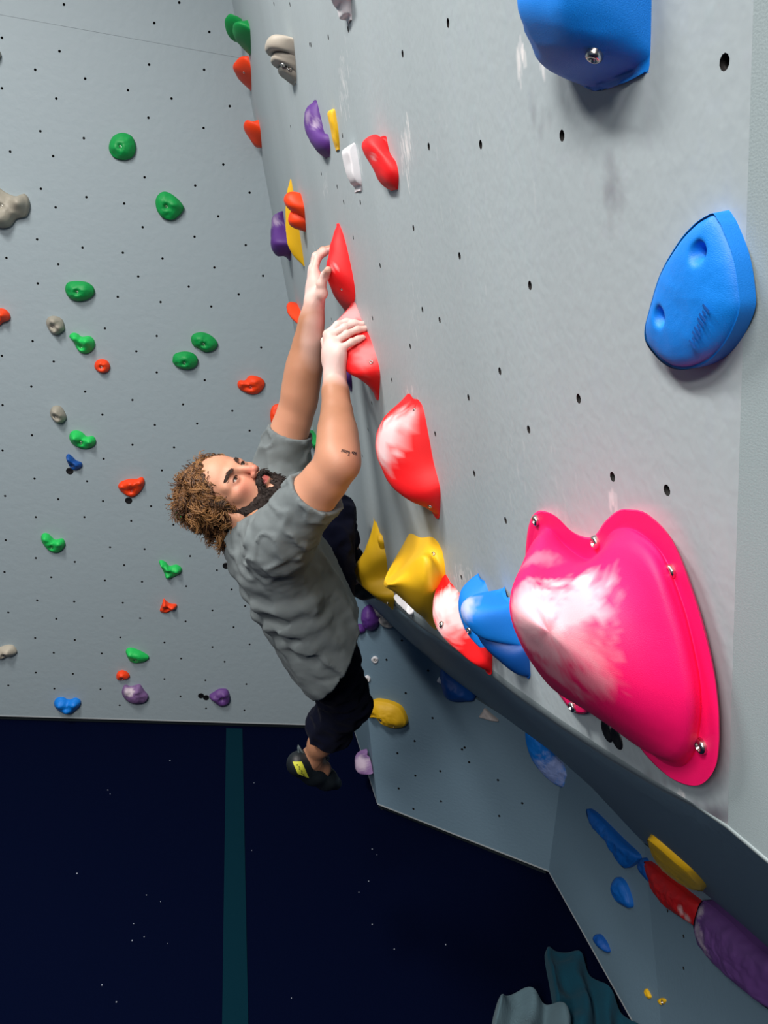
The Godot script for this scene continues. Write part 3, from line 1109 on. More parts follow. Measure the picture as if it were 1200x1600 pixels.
func build_side_holds() -> void:
	var R := RIGHT
	var h := "climbing_hold"
	ridge(h, "green two-lobed hold at the top of the corner between the walls", "", R, GREEN, [
		[[387, 32, 391, 47, 392, 84], [384, 33, 366, 37, 364, 49, 368, 61, 378, 72, 391, 84], 0.11, 2.4],
		[[378, 30, 380, 45, 380, 66], [366, 24, 358, 22, 351, 33, 354, 50, 364, 63, 376, 67], 0.07, 2.2]])
	ridge(h, "orange hold in the corner right under the green two-lobed one", "orange corner holds", R, ORANGE, [
		[[389, 89, 392, 108, 393, 140], [387, 88, 374, 90, 364, 103, 368, 115, 378, 128, 393, 141], 0.10, 2.4]], [[381, 113, 0.03, 0.5]])
	ridge(h, "orange hold with a notched top, lower of two in the corner", "orange corner holds", R, ORANGE, [
		[[404, 188, 407, 204, 409, 230], [402, 188, 394, 190, 385, 188, 380, 197, 385, 209, 398, 228, 408, 231], 0.09, 2.4]])
	ridge(h, "stacked pale grey jug with three rolls and two shiny bolts", "", R, Color(0.70, 0.68, 0.63), [
		[[459, 62, 460, 76, 461, 91], [457, 61, 428, 57, 416, 65, 418, 80, 440, 85, 460, 91], 0.13, 3.0],
		[[461, 88, 462, 100, 463, 113], [459, 86, 431, 83, 424, 90, 427, 98, 445, 106, 462, 113], 0.11, 3.0],
		[[462, 108, 463, 118, 463, 130], [460, 106, 438, 104, 436, 112, 448, 121, 463, 130], 0.09, 3.0]], [[442, 100, 0.05, 0.9, 1.0], [453, 106, 0.026, 0.9, 1.0]])
	ridge(h, "white hooked hold cut by the top edge of the picture", "", R, WHITE_H, [
		[[551, -20, 549, 0, 550, 31], [514, -25, 519, 0, 528, 10, 533, 26, 541, 27, 550, 32], 0.06, 3.0]])
	ridge(h, "purple crescent hold high on the overhang beside a thin yellow one", "", R, PURPLE, [
		[[495, 157, 502, 186, 507, 207, 513, 211, 516, 229, 515, 245], [494, 157, 481, 167, 475, 184, 479, 205, 494, 232, 506, 243, 514, 245], 0.15, 1.9]], [], [[480, 180, 0.04, 0.018, 0.22], [492, 196, 0.02, 0.014, 0.3]])
	ridge(h, "thin yellow bar hold between the purple crescent and the white block", "", R, YELLOW, [
		[[524, 173, 529, 206, 531, 234], [521, 171, 513, 176, 518, 203, 524, 227, 530, 234], 0.05, 4.0, 0.5, 0.8]])
	ridge(h, "white angular block hold left of the red pinch hold", "", R, WHITE_H, [
		[[556, 226, 561, 255, 565, 283, 565, 298], [551, 225, 538, 235, 543, 260, 549, 283, 557, 290, 565, 298], 0.07, 9.0, 0.5, 0.95]])
	ridge(h, "red pinch hold with two knobs on top, high on the overhang", "", R, RED, [
		[[604, 214, 609, 238, 619, 254, 623, 274, 622, 296], [601, 213, 592, 219, 583, 211, 571, 217, 569, 229, 581, 251, 601, 287, 616, 297], 0.12, 2.6]], [], [[583, 245, 0.05, 0.012, 0.35]])
	ridge(h, "purple hold with a chalky top behind the yellow blade near the corner", "", R, PURPLE, [
		[[442, 330, 446, 355, 454, 381, 454, 407], [439, 330, 426, 338, 424, 355, 424, 385, 432, 400, 443, 400, 453, 407], 0.12, 2.8]], [], [[428, 345, 0.07, 0.03, 0.25]])
	ridge(h, "tall yellow blade hold behind an orange one near the corner", "", R, YELLOW, [
		[[455, 280, 461, 316, 468, 362, 476, 416], [453, 280, 449, 301, 446, 325, 447, 362, 451, 387, 462, 404, 475, 416], 0.05, 2.0, 0.5, 0.2]])
	ridge(h, "orange twisted hold overlapping the tall yellow blade", "", R, ORANGE, [
		[[470, 303, 475, 322, 477, 343], [468, 301, 452, 300, 444, 310, 448, 323, 462, 334, 477, 343], 0.09, 2.4],
		[[473, 328, 477, 345, 478, 361], [470, 326, 455, 330, 450, 344, 455, 353, 464, 358, 477, 362], 0.08, 2.4]])
	ridge(h, "orange finger-shaped hold just behind the farther forearm", "", R, ORANGE, [
		[[464, 474, 474, 496, 480, 516], [460, 472, 453, 472, 448, 478, 450, 490, 462, 504, 478, 517], 0.08, 3.0]])
	ridge(h, "upper red fin hold gripped by the farther hand", "", R, RED, [
		[[530, 349, 538, 371, 546, 404, 554, 446, 554, 470, 543, 488], [529, 349, 520, 370, 515, 395, 510, 414, 512, 437, 526, 468, 542, 488], 0.12, 1.9, 0.35, 0.15]], [[534, 452, 0.02, 0.4, -1.0]], [[522, 417, 0.06, 0.008, 0.5]])
	fin_far = last_mb
	ridge(h, "lower red fin hold under the chalked nearer hand", "", R, RED, [
		[[555, 472, 566, 503, 578, 527, 591, 567, 594, 589, 592, 624], [554, 473, 537, 491, 519, 512, 515, 525, 520, 547, 542, 581, 564, 593, 579, 607, 591, 624], 0.15, 1.9, 0.4, 0.2]], [[580, 566, 0.034, 0.6, -1.0]], [[545, 492, 0.04, 0.05, 0.4], [575, 555, 0.03, 0.04, 0.22]])
	fin_near = last_mb
	ridge(h, "big red half-dome hold with a chalk patch, below the hands", "", R, RED, [
		[[653, 624, 661, 637, 669, 676, 678, 724, 688, 765, 687, 806], [651, 624, 642, 633, 628, 643, 611, 651, 597, 665, 589, 689, 591, 718, 605, 750, 626, 773, 656, 788, 686, 806], 0.20, 1.9, 0.5, 0.2]],
		[[648, 640, 0.016, 0.5, -1.0], [672, 791, 0.012, 0.5, -1.0]], [[607, 672, 0.09, 0.055, 0.75], [598, 703, 0.10, 0.045, 0.8], [625, 660, 0.05, 0.04, 0.5]], Vector3(1, 0.6, 1))
	ridge(h, "green oval hold seen between the two raised arms", "", R, GREEN, [
		[[491, 675, 499, 690, 500, 706], [487, 673, 478, 674, 474, 682, 482, 694, 498, 706], 0.09, 2.2]])
	ridge(h, "purple hold half hidden behind the nearer elbow", "purple holds behind the nearer arm", R, PURPLE.lerp(LILAC, 0.3), [
		[[508, 706, 510, 718, 511, 731], [503, 708, 498, 714, 497, 723, 500, 730, 510, 732], 0.07, 2.2]])
	ridge(h, "purple hold peeking out beside the nearer wrist", "purple holds behind the nearer arm", R, PURPLE, [
		[[548, 580, 550, 595, 550, 610], [544, 578, 536, 583, 535, 592, 541, 602, 550, 610], 0.08, 2.2]])
	ridge(h, "orange hold glimpsed behind the raised knee", "", R, ORANGE, [
		[[559, 846, 560, 852, 561, 862], [556, 846, 551, 851, 551, 857, 560, 862], 0.07, 2.2]])
	ridge(h, "yellow winged hold with a thin tip, at the raised foot", "", R, YELLOW.lerp(Color(0.75, 0.62, 0.08), 0.4), [
		[[588, 815, 602, 862, 607, 900, 616, 930, 615, 951], [586, 816, 577, 847, 567, 870, 551, 891, 552, 900, 572, 922, 604, 945, 615, 951], 0.14, 1.7, 0.5, 0.15]], [[606, 942, 0.014, 0.5, -1.0]])
	ridge(h, "small yellow knob hold behind the yellow wing", "", R, YELLOW, [
		[[597, 836, 600, 848, 601, 864], [595, 835, 590, 841, 594, 860, 600, 865], 0.04, 2.4]])
	loft(h, "big yellow horn-shaped hold with a scooped upper face", "", R, YELLOW, [
		[[640, 834, 0], [657, 840, 0], [675, 839, 0], [688, 853, 0], [694, 875, 0], [697, 910, 0], [696, 950, 0], [684, 984, 0], [668, 975, 0, -0.03], [650, 945, 0, -0.05], [643, 900, 0, -0.06], [637, 860, 0, -0.03]],
		[[629, 860, 0.035], [641, 868, 0.03], [656, 862, 0.03], [667, 868, 0.035], [668, 885, 0.04], [668, 915, 0.045], [664, 945, 0.045], [655, 959, 0.045], [642, 948, 0.05, -0.01], [630, 930, 0.06, -0.02], [622, 900, 0.06, -0.03], [622, 875, 0.045, -0.02]],
		[[612, 885, 0.075], [619, 893, 0.07], [628, 892, 0.07], [633, 896, 0.072], [634, 905, 0.075], [633, 916, 0.078], [630, 928, 0.08], [625, 932, 0.082], [616, 926, 0.09, -0.01], [609, 920, 0.095, -0.02], [606, 908, 0.095, -0.02], [608, 895, 0.085, -0.01]],
		[[601, 907, 0.105], [605, 908, 0.103], [610, 909, 0.10], [613, 911, 0.10], [614, 914, 0.10], [613, 917, 0.10], [611, 919, 0.102], [609, 920, 0.104], [605, 919, 0.107], [602, 917, 0.108], [600, 914, 0.108], [600, 910, 0.107]]],
		[606, 914, 0.109], {"rough": 0.001, "screws": [[677, 866, 0.012, 0.6]]})
	ridge(h, "thin white hold under the big yellow horn", "", R, WHITE_H, [
		[[625, 931, 645, 950, 645, 963], [620, 931, 616, 935, 627, 948, 644, 963], 0.05, 2.4]])
	ridge(h, "red chalk-covered hold between the yellow horn and the blue one", "", R, RED, [
		[[706, 912, 728, 940, 748, 975, 764, 1003, 769, 1022, 769, 1048], [701, 910, 690, 925, 680, 950, 681, 978, 698, 1000, 713, 1013, 740, 1035, 768, 1048], 0.13, 2.2, 0.5, 0.25]],
		[[691, 976, 0.085, 0.8, -0.6]], [[693, 945, 0.07, 0.05, 0.85], [690, 975, 0.075, 0.04, 0.7], [715, 960, 0.04, 0.05, 0.7]])
	ridge(h, "bright blue hold with a fin on top, left of the pink macro", "", R, BLUE, [
		[[757, 907, 766, 932, 773, 960, 780, 1000], [752, 906, 738, 915, 721, 934, 719, 960, 730, 990, 748, 1010], 0.08, 2.4],
		[[806, 936, 815, 965, 822, 1003], [790, 936, 745, 938, 724, 952, 728, 975, 750, 992, 800, 1003], 0.07, 3.0, 0.5, 0.6]], [[733, 985, 0.06, 0.7, -0.8]], [[727, 945, 0.07, 0.025, 0.45]])
	ridge(h, "dark blue hold tucked below the bright blue one", "", R, BLUE_D, [
		[[806, 985, 824, 1010, 829, 1053], [788, 979, 757, 980, 747, 993, 765, 1018, 796, 1045, 828, 1054], 0.09, 2.4]])
	# pink macro: flange with bolts, swelling body
	var fl := [[838, 800, 0], [848, 798, 0], [868, 806, 0], [895, 831, 0], [925, 839, 0], [945, 815, 0], [965, 798, 0], [985, 796, 0], [1012, 803, 0], [1052, 845, 0], [1086, 930, 0], [1111, 1020, 0], [1124, 1110, 0], [1122, 1185, 0], [1104, 1220, 0], [1080, 1228, 0], [1050, 1217, 0], [1018, 1190, 0], [985, 1150, 0], [955, 1122, 0], [930, 1108, 0], [912, 1116, 0], [895, 1112, 0], [878, 1092, 0], [860, 1062, 0], [842, 1010, 0], [829, 950, 0], [821, 890, 0], [823, 840, 0], [829, 812, 0]]
	var inset := func(list: Array, k: float, hh: float) -> Array:
		var cx := 0.0
		var cy := 0.0
		for q in list:
			cx += q[0] / float(list.size())
			cy += q[1] / float(list.size())
		var out := []
		for q in list:
			var d := Vector2(cx - q[0], cy - q[1])
			d = d.normalized() * k
			out.append([q[0] + d.x, q[1] + d.y, hh])
		return out
	var ins := [[836, 832, 0.013], [845, 824, 0.013], [858, 825, 0.013], [882, 850, 0.013], [914, 869, 0.013], [938, 855, 0.013], [955, 832, 0.013], [975, 825, 0.013], [1000, 833, 0.013], [1036, 868, 0.013], [1066, 940, 0.013], [1088, 1025, 0.013], [1098, 1105, 0.013], [1088, 1170, 0.013], [1074, 1192, 0.013], [1058, 1198, 0.013], [1035, 1190, 0.013], [1012, 1172, 0.013], [980, 1142, 0.013], [950, 1112, 0.013], [925, 1094, 0.013], [908, 1088, 0.013], [893, 1080, 0.013], [880, 1062, 0.013], [868, 1035, 0.013], [855, 990, 0.013], [845, 945, 0.013], [838, 900, 0.013], [833, 865, 0.013], [833, 845, 0.013]]
	var rise := [[826, 858, 0.05], [834, 846, 0.045], [846, 842, 0.042], [866, 862, 0.042], [896, 884, 0.044], [926, 876, 0.042], [946, 862, 0.038], [966, 858, 0.034], [990, 868, 0.032], [1018, 900, 0.032], [1040, 960, 0.032], [1060, 1035, 0.032], [1070, 1100, 0.032], [1066, 1150, 0.031], [1056, 1172, 0.030], [1042, 1180, 0.030], [1022, 1178, 0.031], [995, 1165, 0.033], [960, 1140, 0.038], [925, 1116, 0.045], [895, 1098, 0.052], [870, 1082, 0.06], [850, 1062, 0.07], [830, 1035, 0.082], [815, 1008, 0.09], [806, 980, 0.095], [803, 950, 0.095], [806, 920, 0.085], [812, 895, 0.072], [818, 875, 0.06]]
	var foot: Array = inset.call(ins, 7.0, 0.0185)
	var crest := [[806, 900, 0.098], [812, 890, 0.093], [824, 885, 0.088], [842, 900, 0.085], [862, 915, 0.084], [885, 912, 0.076], [902, 908, 0.068], [922, 912, 0.062], [945, 930, 0.058], [965, 955, 0.056], [980, 990, 0.055], [995, 1040, 0.054], [1005, 1080, 0.053], [1005, 1115, 0.053], [1000, 1135, 0.052], [985, 1142, 0.053], [965, 1138, 0.056], [942, 1125, 0.06], [915, 1108, 0.066], [890, 1092, 0.074], [868, 1075, 0.082], [848, 1055, 0.092], [830, 1032, 0.103], [812, 1003, 0.114], [800, 980, 0.121], [792, 962, 0.125], [790, 945, 0.125], [793, 930, 0.119], [797, 917, 0.112], [801, 908, 0.105]]
	var top := [[806, 920, 0.123], [812, 916, 0.12], [820, 915, 0.117], [830, 920, 0.115], [842, 928, 0.113], [855, 932, 0.108], [868, 936, 0.103], [880, 942, 0.098], [893, 955, 0.094], [905, 972, 0.091], [915, 995, 0.09], [922, 1020, 0.089], [926, 1045, 0.089], [926, 1065, 0.089], [920, 1078, 0.088], [912, 1082, 0.089], [900, 1080, 0.091], [885, 1072, 0.095], [870, 1060, 0.10], [856, 1048, 0.106], [842, 1034, 0.112], [830, 1018, 0.119], [818, 1000, 0.126], [808, 982, 0.131], [801, 966, 0.134], [798, 953, 0.135], [797, 943, 0.134], [798, 936, 0.132], [800, 929, 0.129], [803, 924, 0.126]]
	var pk := Color(1.0, 0.0, 0.42)
	upright_screws = true
	loft("climbing_macro", "big hot pink macro hold smeared with white chalk on its left side", "", R, pk,
		[fl, inset.call(fl, 0.5, 0.008), inset.call(fl, 3.0, 0.0125), inset.call(fl, 6.0, 0.013), ins, foot, rise, crest, top], [850, 975, 0.128],
		{"num": 150, "sub": 7, "relax": 36, "relax_from": 43, "rough": 0.0008, "stretch": Vector3(1.0, 0.45, 0.8), "chalk": [[850, 945, 0, 0.058, 0.62], [835, 1000, 0, 0.050, 0.55], [818, 935, 0, 0.042, 0.50], [880, 1005, 0, 0.043, 0.42], [905, 908, 0, 0.020, 0.80], [868, 1052, 0, 0.036, 0.40], [842, 872, 0, 0.028, 0.20], [915, 1060, 0, 0.026, 0.28], [875, 912, 0, 0.020, 0.80], [845, 925, 0, 0.016, 0.75]],
		"screws": [[839, 813, 0.012, 0.8], [932, 847, 0.012, 0.85], [1050, 892, 0.012, 0.76], [1098, 1165, 0.012, 0.85], [896, 1104, 0.011, 0.8]]})
	upright_screws = false
	plugs(R, [949, 1142], 0.0135, "left of two dark plugs in the wall under the pink macro")
	plugs(R, [964, 1153], 0.0135, "right of two dark plugs in the wall under the pink macro")
	# blue ones
	ridge_bump = Vector2(9.0, 0.014)
	ridge(h, "big bright blue dimpled dome hold cut by the top edge of the picture", "", R, BLUE, [
		[[1005, -150, 1018, -60, 1018, 0, 1017, 60, 1015, 113], [960, -160, 870, -100, 838, -30, 838, 10, 846, 40, 866, 72, 900, 95, 944, 116, 990, 130, 1014, 114], 0.15, 2.6, 0.45, 0.4]], [[930, 84, 0.03, 0.8, -0.7]])
	ridge_bump = Vector2(18.0, 0.003)
	dome_bump = 0.001
	dome_dent = Vector2(0.0058, -0.02)
	var td := dome(h, "flat bright blue teardrop hold with two bolt holes", "", R, BLUE, [1139, 328, 1146, 338, 1153, 350, 1171, 397, 1180, 450, 1179, 486, 1157, 532, 1127, 562, 1090, 574, 1060, 566, 1034, 540, 1027, 517, 1034, 484, 1052, 427, 1082, 375, 1109, 345, 1131, 331], 0.022, [], [1128, 388, 1067, 488], 0.28)
	dome_bump = 0.006
	dome_dent = Vector2(0.013, -0.016)
	var em := MB.new()
	var ec := on(R, 1091, 512, 0.0215)
	var e1 := (on(R, 1101, 486, 0.0215) - ec).normalized()
	var e2: Vector3 = R.n.cross(e1)
	for k in 9:
		var s := e1 * (k - 4) * 0.0038
		var wv := 0.0042 if k % 3 != 1 else 0.0022
		em.poly(PackedVector3Array([ec + s - e2 * wv, ec + s + e2 * wv, ec + s + e2 * wv + e1 * 0.002, ec + s - e2 * wv + e1 * 0.002]))
	obj("embossed_mark", em.build(R.n, false, td.position), hold_mat(BLUE_D), td)

func build_low_holds() -> void:
	var h := "climbing_hold"
	var A := LOWA
	var B := LOWB
	var C := LOWC
	dome(h, "purple egg-shaped hold near the raised foot, larger of two together", "", A, PURPLE, [567, 957, 572, 947, 582, 944, 591, 955, 594, 970, 588, 982, 577, 983, 569, 974], 0.06, [], [], 0.5)
	dome(h, "small purple knob hold touching the purple egg-shaped one", "", A, PURPLE, [556, 981, 560, 975, 567, 976, 572, 984, 567, 989, 559, 988], 0.035, [], [], 0.5)
	dome(h, "white flat triangular hold with two screws under the overhang", "", A, Color(0.72, 0.72, 0.70), [583, 944, 593, 950, 604, 960, 616, 972, 613, 980, 600, 977, 593, 967], 0.03, [], [596, 964, 607, 974], 0.3)
	dome(h, "white screw-on button hold, upper of two below the overhang", "white button holds", A, WHITE_H, [581, 1030, 583, 1026, 587, 1025, 591, 1029, 590, 1034, 585, 1035], 0.022, [], [587, 1031], 0.4)
	dome(h, "white screw-on button hold, lower of two below the overhang", "white button holds", A, WHITE_H, [569, 1060, 571, 1056, 575, 1055, 579, 1059, 578, 1064, 573, 1065], 0.022, [], [574, 1061], 0.4)
	dome(h, "rounded yellow hold with a hooked left end on the lower wall", "", A, YELLOW, [575, 1110, 577, 1098, 590, 1091, 610, 1094, 627, 1102, 636, 1117, 637, 1130, 620, 1135, 602, 1130, 592, 1120, 585, 1114, 577, 1116], 0.06, [[583, 1104, 6, 0.012], [589, 1112, 5, -0.014]], [600, 1119, 618, 1131], 0.42)
	ridge(h, "lilac hold on the edge of the lower wall near the floor", "", SIDE, LILAC, [
		[[577, 1182, 580, 1192, 583, 1208], [572, 1181, 561, 1180, 555, 1188, 557, 1204, 574, 1208], 0.10, 2.6]], [], [[563, 1190, 0.05, 0.05, 0.4]])
	dome(h, "dark blue rounded hold hanging under the lip of the overhang", "", A, BLUE_D, [694, 1040, 690, 1052, 693, 1072, 699, 1086, 711, 1093, 728, 1093, 743, 1090, 738, 1075, 720, 1056, 706, 1045], 0.07, [], [], 0.45)
	dome(h, "white sliver of a hold behind the dark blue rounded one", "", A, WHITE_H, [684, 1062, 688, 1056, 694, 1053, 696, 1062, 694, 1068, 687, 1065], 0.03)
	dome(h, "small white triangular hold in the shade under the overhang", "", A, Color(0.74, 0.72, 0.71), [750, 1119, 754, 1112, 758, 1106, 768, 1115, 780, 1126, 764, 1123], 0.025, [], [], 0.3)
	dome(h, "blue crescent hold with a chalky face hanging under the overhang", "", A, BLUE, [823, 1136, 840, 1148, 856, 1166, 872, 1184, 896, 1206, 918, 1224, 908, 1230, 885, 1230, 859, 1216, 836, 1190, 824, 1162], 0.035, [], [], 0.35, [[868, 1200, 34, 0.35]])
	dome(h, "long blue slanted bar hold low on the right", "", B, BLUE_D.lerp(BLUE, 0.3), [922, 1264, 932, 1268, 945, 1280, 977, 1312, 1001, 1335, 1000, 1346, 983, 1356, 972, 1343, 955, 1313, 928, 1285], 0.04, [], [], 0.35)
	dome(h, "dark blue hold squeezed between the long blue bar and the red wedge", "", B, BLUE_D, [1002, 1349, 1009, 1340, 1015, 1344, 1023, 1365, 1025, 1380, 1012, 1370], 0.03, [], [], 0.35)
	dome(h, "yellow crescent hold stuck to the sloping underside on the right", "", UNDER, Color(1.0, 0.80, 0.12), [1017, 1308, 1021, 1305, 1050, 1330, 1080, 1356, 1103, 1382, 1097, 1386, 1075, 1380, 1050, 1363, 1030, 1341, 1022, 1323], 0.03, [], [], 0.35, [[1050, 1352, 9, 0.35], [1068, 1367, 7, 0.3]])
	dome(h, "dark red wedge hold beside the lilac one at the lower right", "", C, Color(0.72, 0.05, 0.09), [1015, 1345, 1040, 1362, 1075, 1390, 1104, 1416, 1101, 1448, 1085, 1440, 1055, 1420, 1033, 1395, 1022, 1372], 0.05, [], [], 0.4, [[1084, 1420, 4, 0.5], [1092, 1434, 4, 0.5]])
	dome(h, "big lilac hold with a chalky edge at the lower right border", "", C, PURPLE.lerp(LILAC, 0.5), [1112, 1406, 1103, 1425, 1099, 1447, 1107, 1472, 1120, 1490, 1140, 1510, 1162, 1531, 1200, 1562, 1238, 1580, 1250, 1520, 1200, 1477, 1162, 1442, 1126, 1412], 0.07, [], [1108, 1440], 0.35, [[1118, 1420, 7, 0.6], [1130, 1470, 10, 0.4], [1120, 1450, 8, 0.4]])
	dome(h, "small blue hold, upper of two low on the shaded right wall", "small blue holds low on the right wall", B, BLUE_D.lerp(BLUE, 0.4), [960, 1385, 964, 1375, 970, 1370, 980, 1380, 989, 1405, 989, 1418, 975, 1412, 967, 1402], 0.035, [], [], 0.35)
	dome(h, "small blue hold, lower of two low on the shaded right wall", "small blue holds low on the right wall", B, BLUE_D, [932, 1464, 938, 1459, 946, 1467, 952, 1478, 954, 1488, 944, 1482, 936, 1474], 0.03, [], [], 0.35)
	dome(h, "tiny yellow foothold, left of two above the floor at the right", "tiny yellow footholds", B, YELLOW, [1008, 1550, 1009, 1546, 1012, 1545, 1018, 1556, 1017, 1560, 1013, 1559], 0.012, [], [], 0.35)
	dome(h, "tiny yellow foothold, right of two above the floor at the right", "tiny yellow footholds", C, YELLOW, [1029, 1565, 1031, 1561, 1036, 1559, 1041, 1562, 1040, 1567, 1035, 1570], 0.012, [], [1036, 1566], 0.35)

# ---------- smooth bodies: tapered bones joined by a smooth minimum, meshed with surface nets ----------
class Field:
	var kind := PackedInt32Array()   # 0 bone, 1 ellipsoid, +10 cut away
	var a := PackedVector3Array()
	var b := PackedVector3Array()
	var ra := PackedFloat32Array()
	var rb := PackedFloat32Array()
	var kk := PackedFloat32Array()
	var tf: Array[Transform3D] = []
	var post = null
	var frame := Transform3D.IDENTITY
	func bone(p: Vector3, q: Vector3, r1: float, r2: float, k := 0.02, cut := false) -> void:
		kind.append(10 if cut else 0)
		a.append(frame * p)
		b.append(frame * q)
		ra.append(r1)
		rb.append(r2)
		kk.append(k)
		tf.append(Transform3D.IDENTITY)
	func ball(p: Vector3, r: Vector3, k := 0.02, cut := false, basis := Basis.IDENTITY) -> void:
		kind.append(11 if cut else 1)
		a.append(frame * p)
		b.append(r)
		ra.append(minf(r.x, minf(r.y, r.z)))
		rb.append(maxf(r.x, maxf(r.y, r.z)))
		kk.append(k)
		tf.append(Transform3D(frame.basis * basis, frame * p).affine_inverse())
	func chain(pts: Array, radii: Array, k := 0.02) -> void:
		for i in pts.size() - 1:
			bone(pts[i], pts[i + 1], radii[i], radii[i + 1], k)
	func one(i: int, p: Vector3) -> float:
		if kind[i] % 10 == 0:
			var ba := b[i] - a[i]
			var pa := p - a[i]
			var t := clampf(pa.dot(ba) / maxf(ba.length_squared(), 1e-9), 0.0, 1.0)
			return (pa - ba * t).length() - lerpf(ra[i], rb[i], t)
		var q := tf[i] * p
		var r := b[i]
		var k0 := (q / r).length()
		var k1 := (q / (r * r)).length()
		return k0 * (k0 - 1.0) / k1 if k1 > 1e-6 else -ra[i]
	func value(p: Vector3, list: PackedInt32Array) -> float:
		var d := 1e3
		var waiting := post != null
		for i in list:
			if waiting and kind[i] >= 10:
				d = post.call(p, d)
				waiting = false
			var e := one(i, p)
			var k := kk[i]
			if kind[i] < 10:
				var h := maxf(k - absf(d - e), 0.0) / k
				d = minf(d, e) - h * h * k * 0.25
			else:
				e = -e
				var h := maxf(k - absf(d - e), 0.0) / k
				d = maxf(d, e) + h * h * k * 0.25
		if waiting:
			d = post.call(p, d)
		return d
	# adds the surface to mb; lo and hi bound the grid
	func mesh(mb: MB, cell: float, lo := Vector3(1e9, 1e9, 1e9), hi := Vector3(-1e9, -1e9, -1e9)) -> void:
		var auto := lo.x > hi.x
		if auto:
			for i in kind.size():
				if kind[i] >= 10:
					continue
				var r := maxf(ra[i], rb[i]) + 0.02
				var e := Vector3(r, r, r)
				lo = lo.min(a[i] - e)
				hi = hi.max(a[i] + e)
				if kind[i] == 0:
					lo = lo.min(b[i] - e)
					hi = hi.max(b[i] + e)
		var n := 8
		var s := n + 1
		var bs := cell * n
		var cnt := Vector3i(((hi - lo) / bs).ceil())
		var half := bs * 0.87
		var cellmap := {}
		var blocks := []
		var all := PackedInt32Array(range(kind.size()))
		for bz in cnt.z:
			for by in cnt.y:
				for bx in cnt.x:
					var o := lo + Vector3(bx, by, bz) * bs
					var c := o + Vector3.ONE * bs * 0.5
					var list := PackedInt32Array()
					var near := 1e3
					for i in all:
						var e := one(i, c)
						if kind[i] % 10 == 1 and e > 0:
							e *= 0.6
						if e < half + kk[i] * 1.8 + 0.014:
							list.append(i)
							if kind[i] < 10:
								near = minf(near, e)
					if list.is_empty() or near > 1e2:
						continue
					var dc := value(c, list)
					if absf(dc) > half * 1.5 + 0.03:
						continue
					var v := PackedFloat32Array()
					v.resize(s * s * s)
					var m := 0
					var neg := 0
					for z in s:
						for y in s:
							for x in s:
								var d := value(o + Vector3(x, y, z) * cell, list)
								v[m] = d
								if d < 0:
									neg += 1
								m += 1
					if neg == 0 or neg == s * s * s:
						continue
					blocks.append([Vector3i(bx, by, bz) * n, v])
					for z in n:
						for y in n:
							for x in n:
								var i0 := (z * s + y) * s + x
								var d := [v[i0], v[i0 + 1], v[i0 + s], v[i0 + s + 1], v[i0 + s * s], v[i0 + s * s + 1], v[i0 + s * s + s], v[i0 + s * s + s + 1]]
								var q := 0
								for j in 8:
									if d[j] < 0:
										q += 1
								if q == 0 or q == 8:
									continue
								var sum := Vector3.ZERO
								var num := 0
								for ed in [[0, 1], [2, 3], [4, 5], [6, 7], [0, 2], [1, 3], [4, 6], [5, 7], [0, 4], [1, 5], [2, 6], [3, 7]]:
									var da: float = d[ed[0]]
									var db: float = d[ed[1]]
									if (da < 0) != (db < 0):
										var t := da / (da - db)
										var pa := Vector3(ed[0] & 1, (ed[0] >> 1) & 1, ed[0] >> 2)
										var pb := Vector3(ed[1] & 1, (ed[1] >> 1) & 1, ed[1] >> 2)
										sum += pa.lerp(pb, t)
										num += 1
								cellmap[Vector3i(bx * n + x, by * n + y, bz * n + z)] = mb.v.size()
								mb.v.append(o + (Vector3(x, y, z) + sum / num) * cell)
		for bl in blocks:
			var base: Vector3i = bl[0]
			var v: PackedFloat32Array = bl[1]
			for z in n:
				for y in n:
					for x in n:
						var i0 := (z * s + y) * s + x
						var neg0 := v[i0] < 0
						var g := base + Vector3i(x, y, z)
						for ax in 3:
							var st: int = [1, s, s * s][ax]
							if neg0 == (v[i0 + st] < 0):
								continue
							var e1 := Vector3i.ZERO
							var e2 := Vector3i.ZERO
							e1[(ax + 1) % 3] = 1
							e2[(ax + 2) % 3] = 1
							var c0 = cellmap.get(g)
							var c1 = cellmap.get(g - e1)
							var c2 = cellmap.get(g - e1 - e2)
							var c3 = cellmap.get(g - e2)
							if c0 == null or c1 == null or c2 == null or c3 == null:
								continue
							if neg0:
								mb.t.append_array([c0, c1, c2, c0, c2, c3])
							else:
								mb.t.append_array([c0, c2, c1, c0, c3, c2])

# the front-most point of a mesh at a place of the photo, and the way its surface faces
func surf_at(mb: MB, x: float, y: float) -> Array:
	var d := ray(x, y)
	var best := 1e9
	var bn := Vector3.ZERO
	for i in range(0, mb.t.size(), 3):
		var a := mb.v[mb.t[i]]
		var b := mb.v[mb.t[i + 1]]
		var c := mb.v[mb.t[i + 2]]
		var e1 := b - a
		var e2 := c - a
		var p := d.cross(e2)
		var det := e1.dot(p)
		if absf(det) < 1e-12:
			continue
		var s := EYE - a
		var u := s.dot(p) / det
		if u < 0.0 or u > 1.0:
			continue
		var q := s.cross(e1)
		var v := d.dot(q) / det
		if v < 0.0 or u + v > 1.0:
			continue
		var t := e2.dot(q) / det
		if t > 0.05 and t < best:
			best = t
			bn = e1.cross(e2).normalized()
	if best > 1e8:
		return []
	if bn.dot(d) > 0:
		bn = -bn
	return [EYE + d * best, bn]

# ---------- the climber ----------
var HEAD := Transform3D()
func cam_dir(x: float, y: float, z: float) -> Vector3:
	return (XA * x - UA * y + FA * z).normalized()

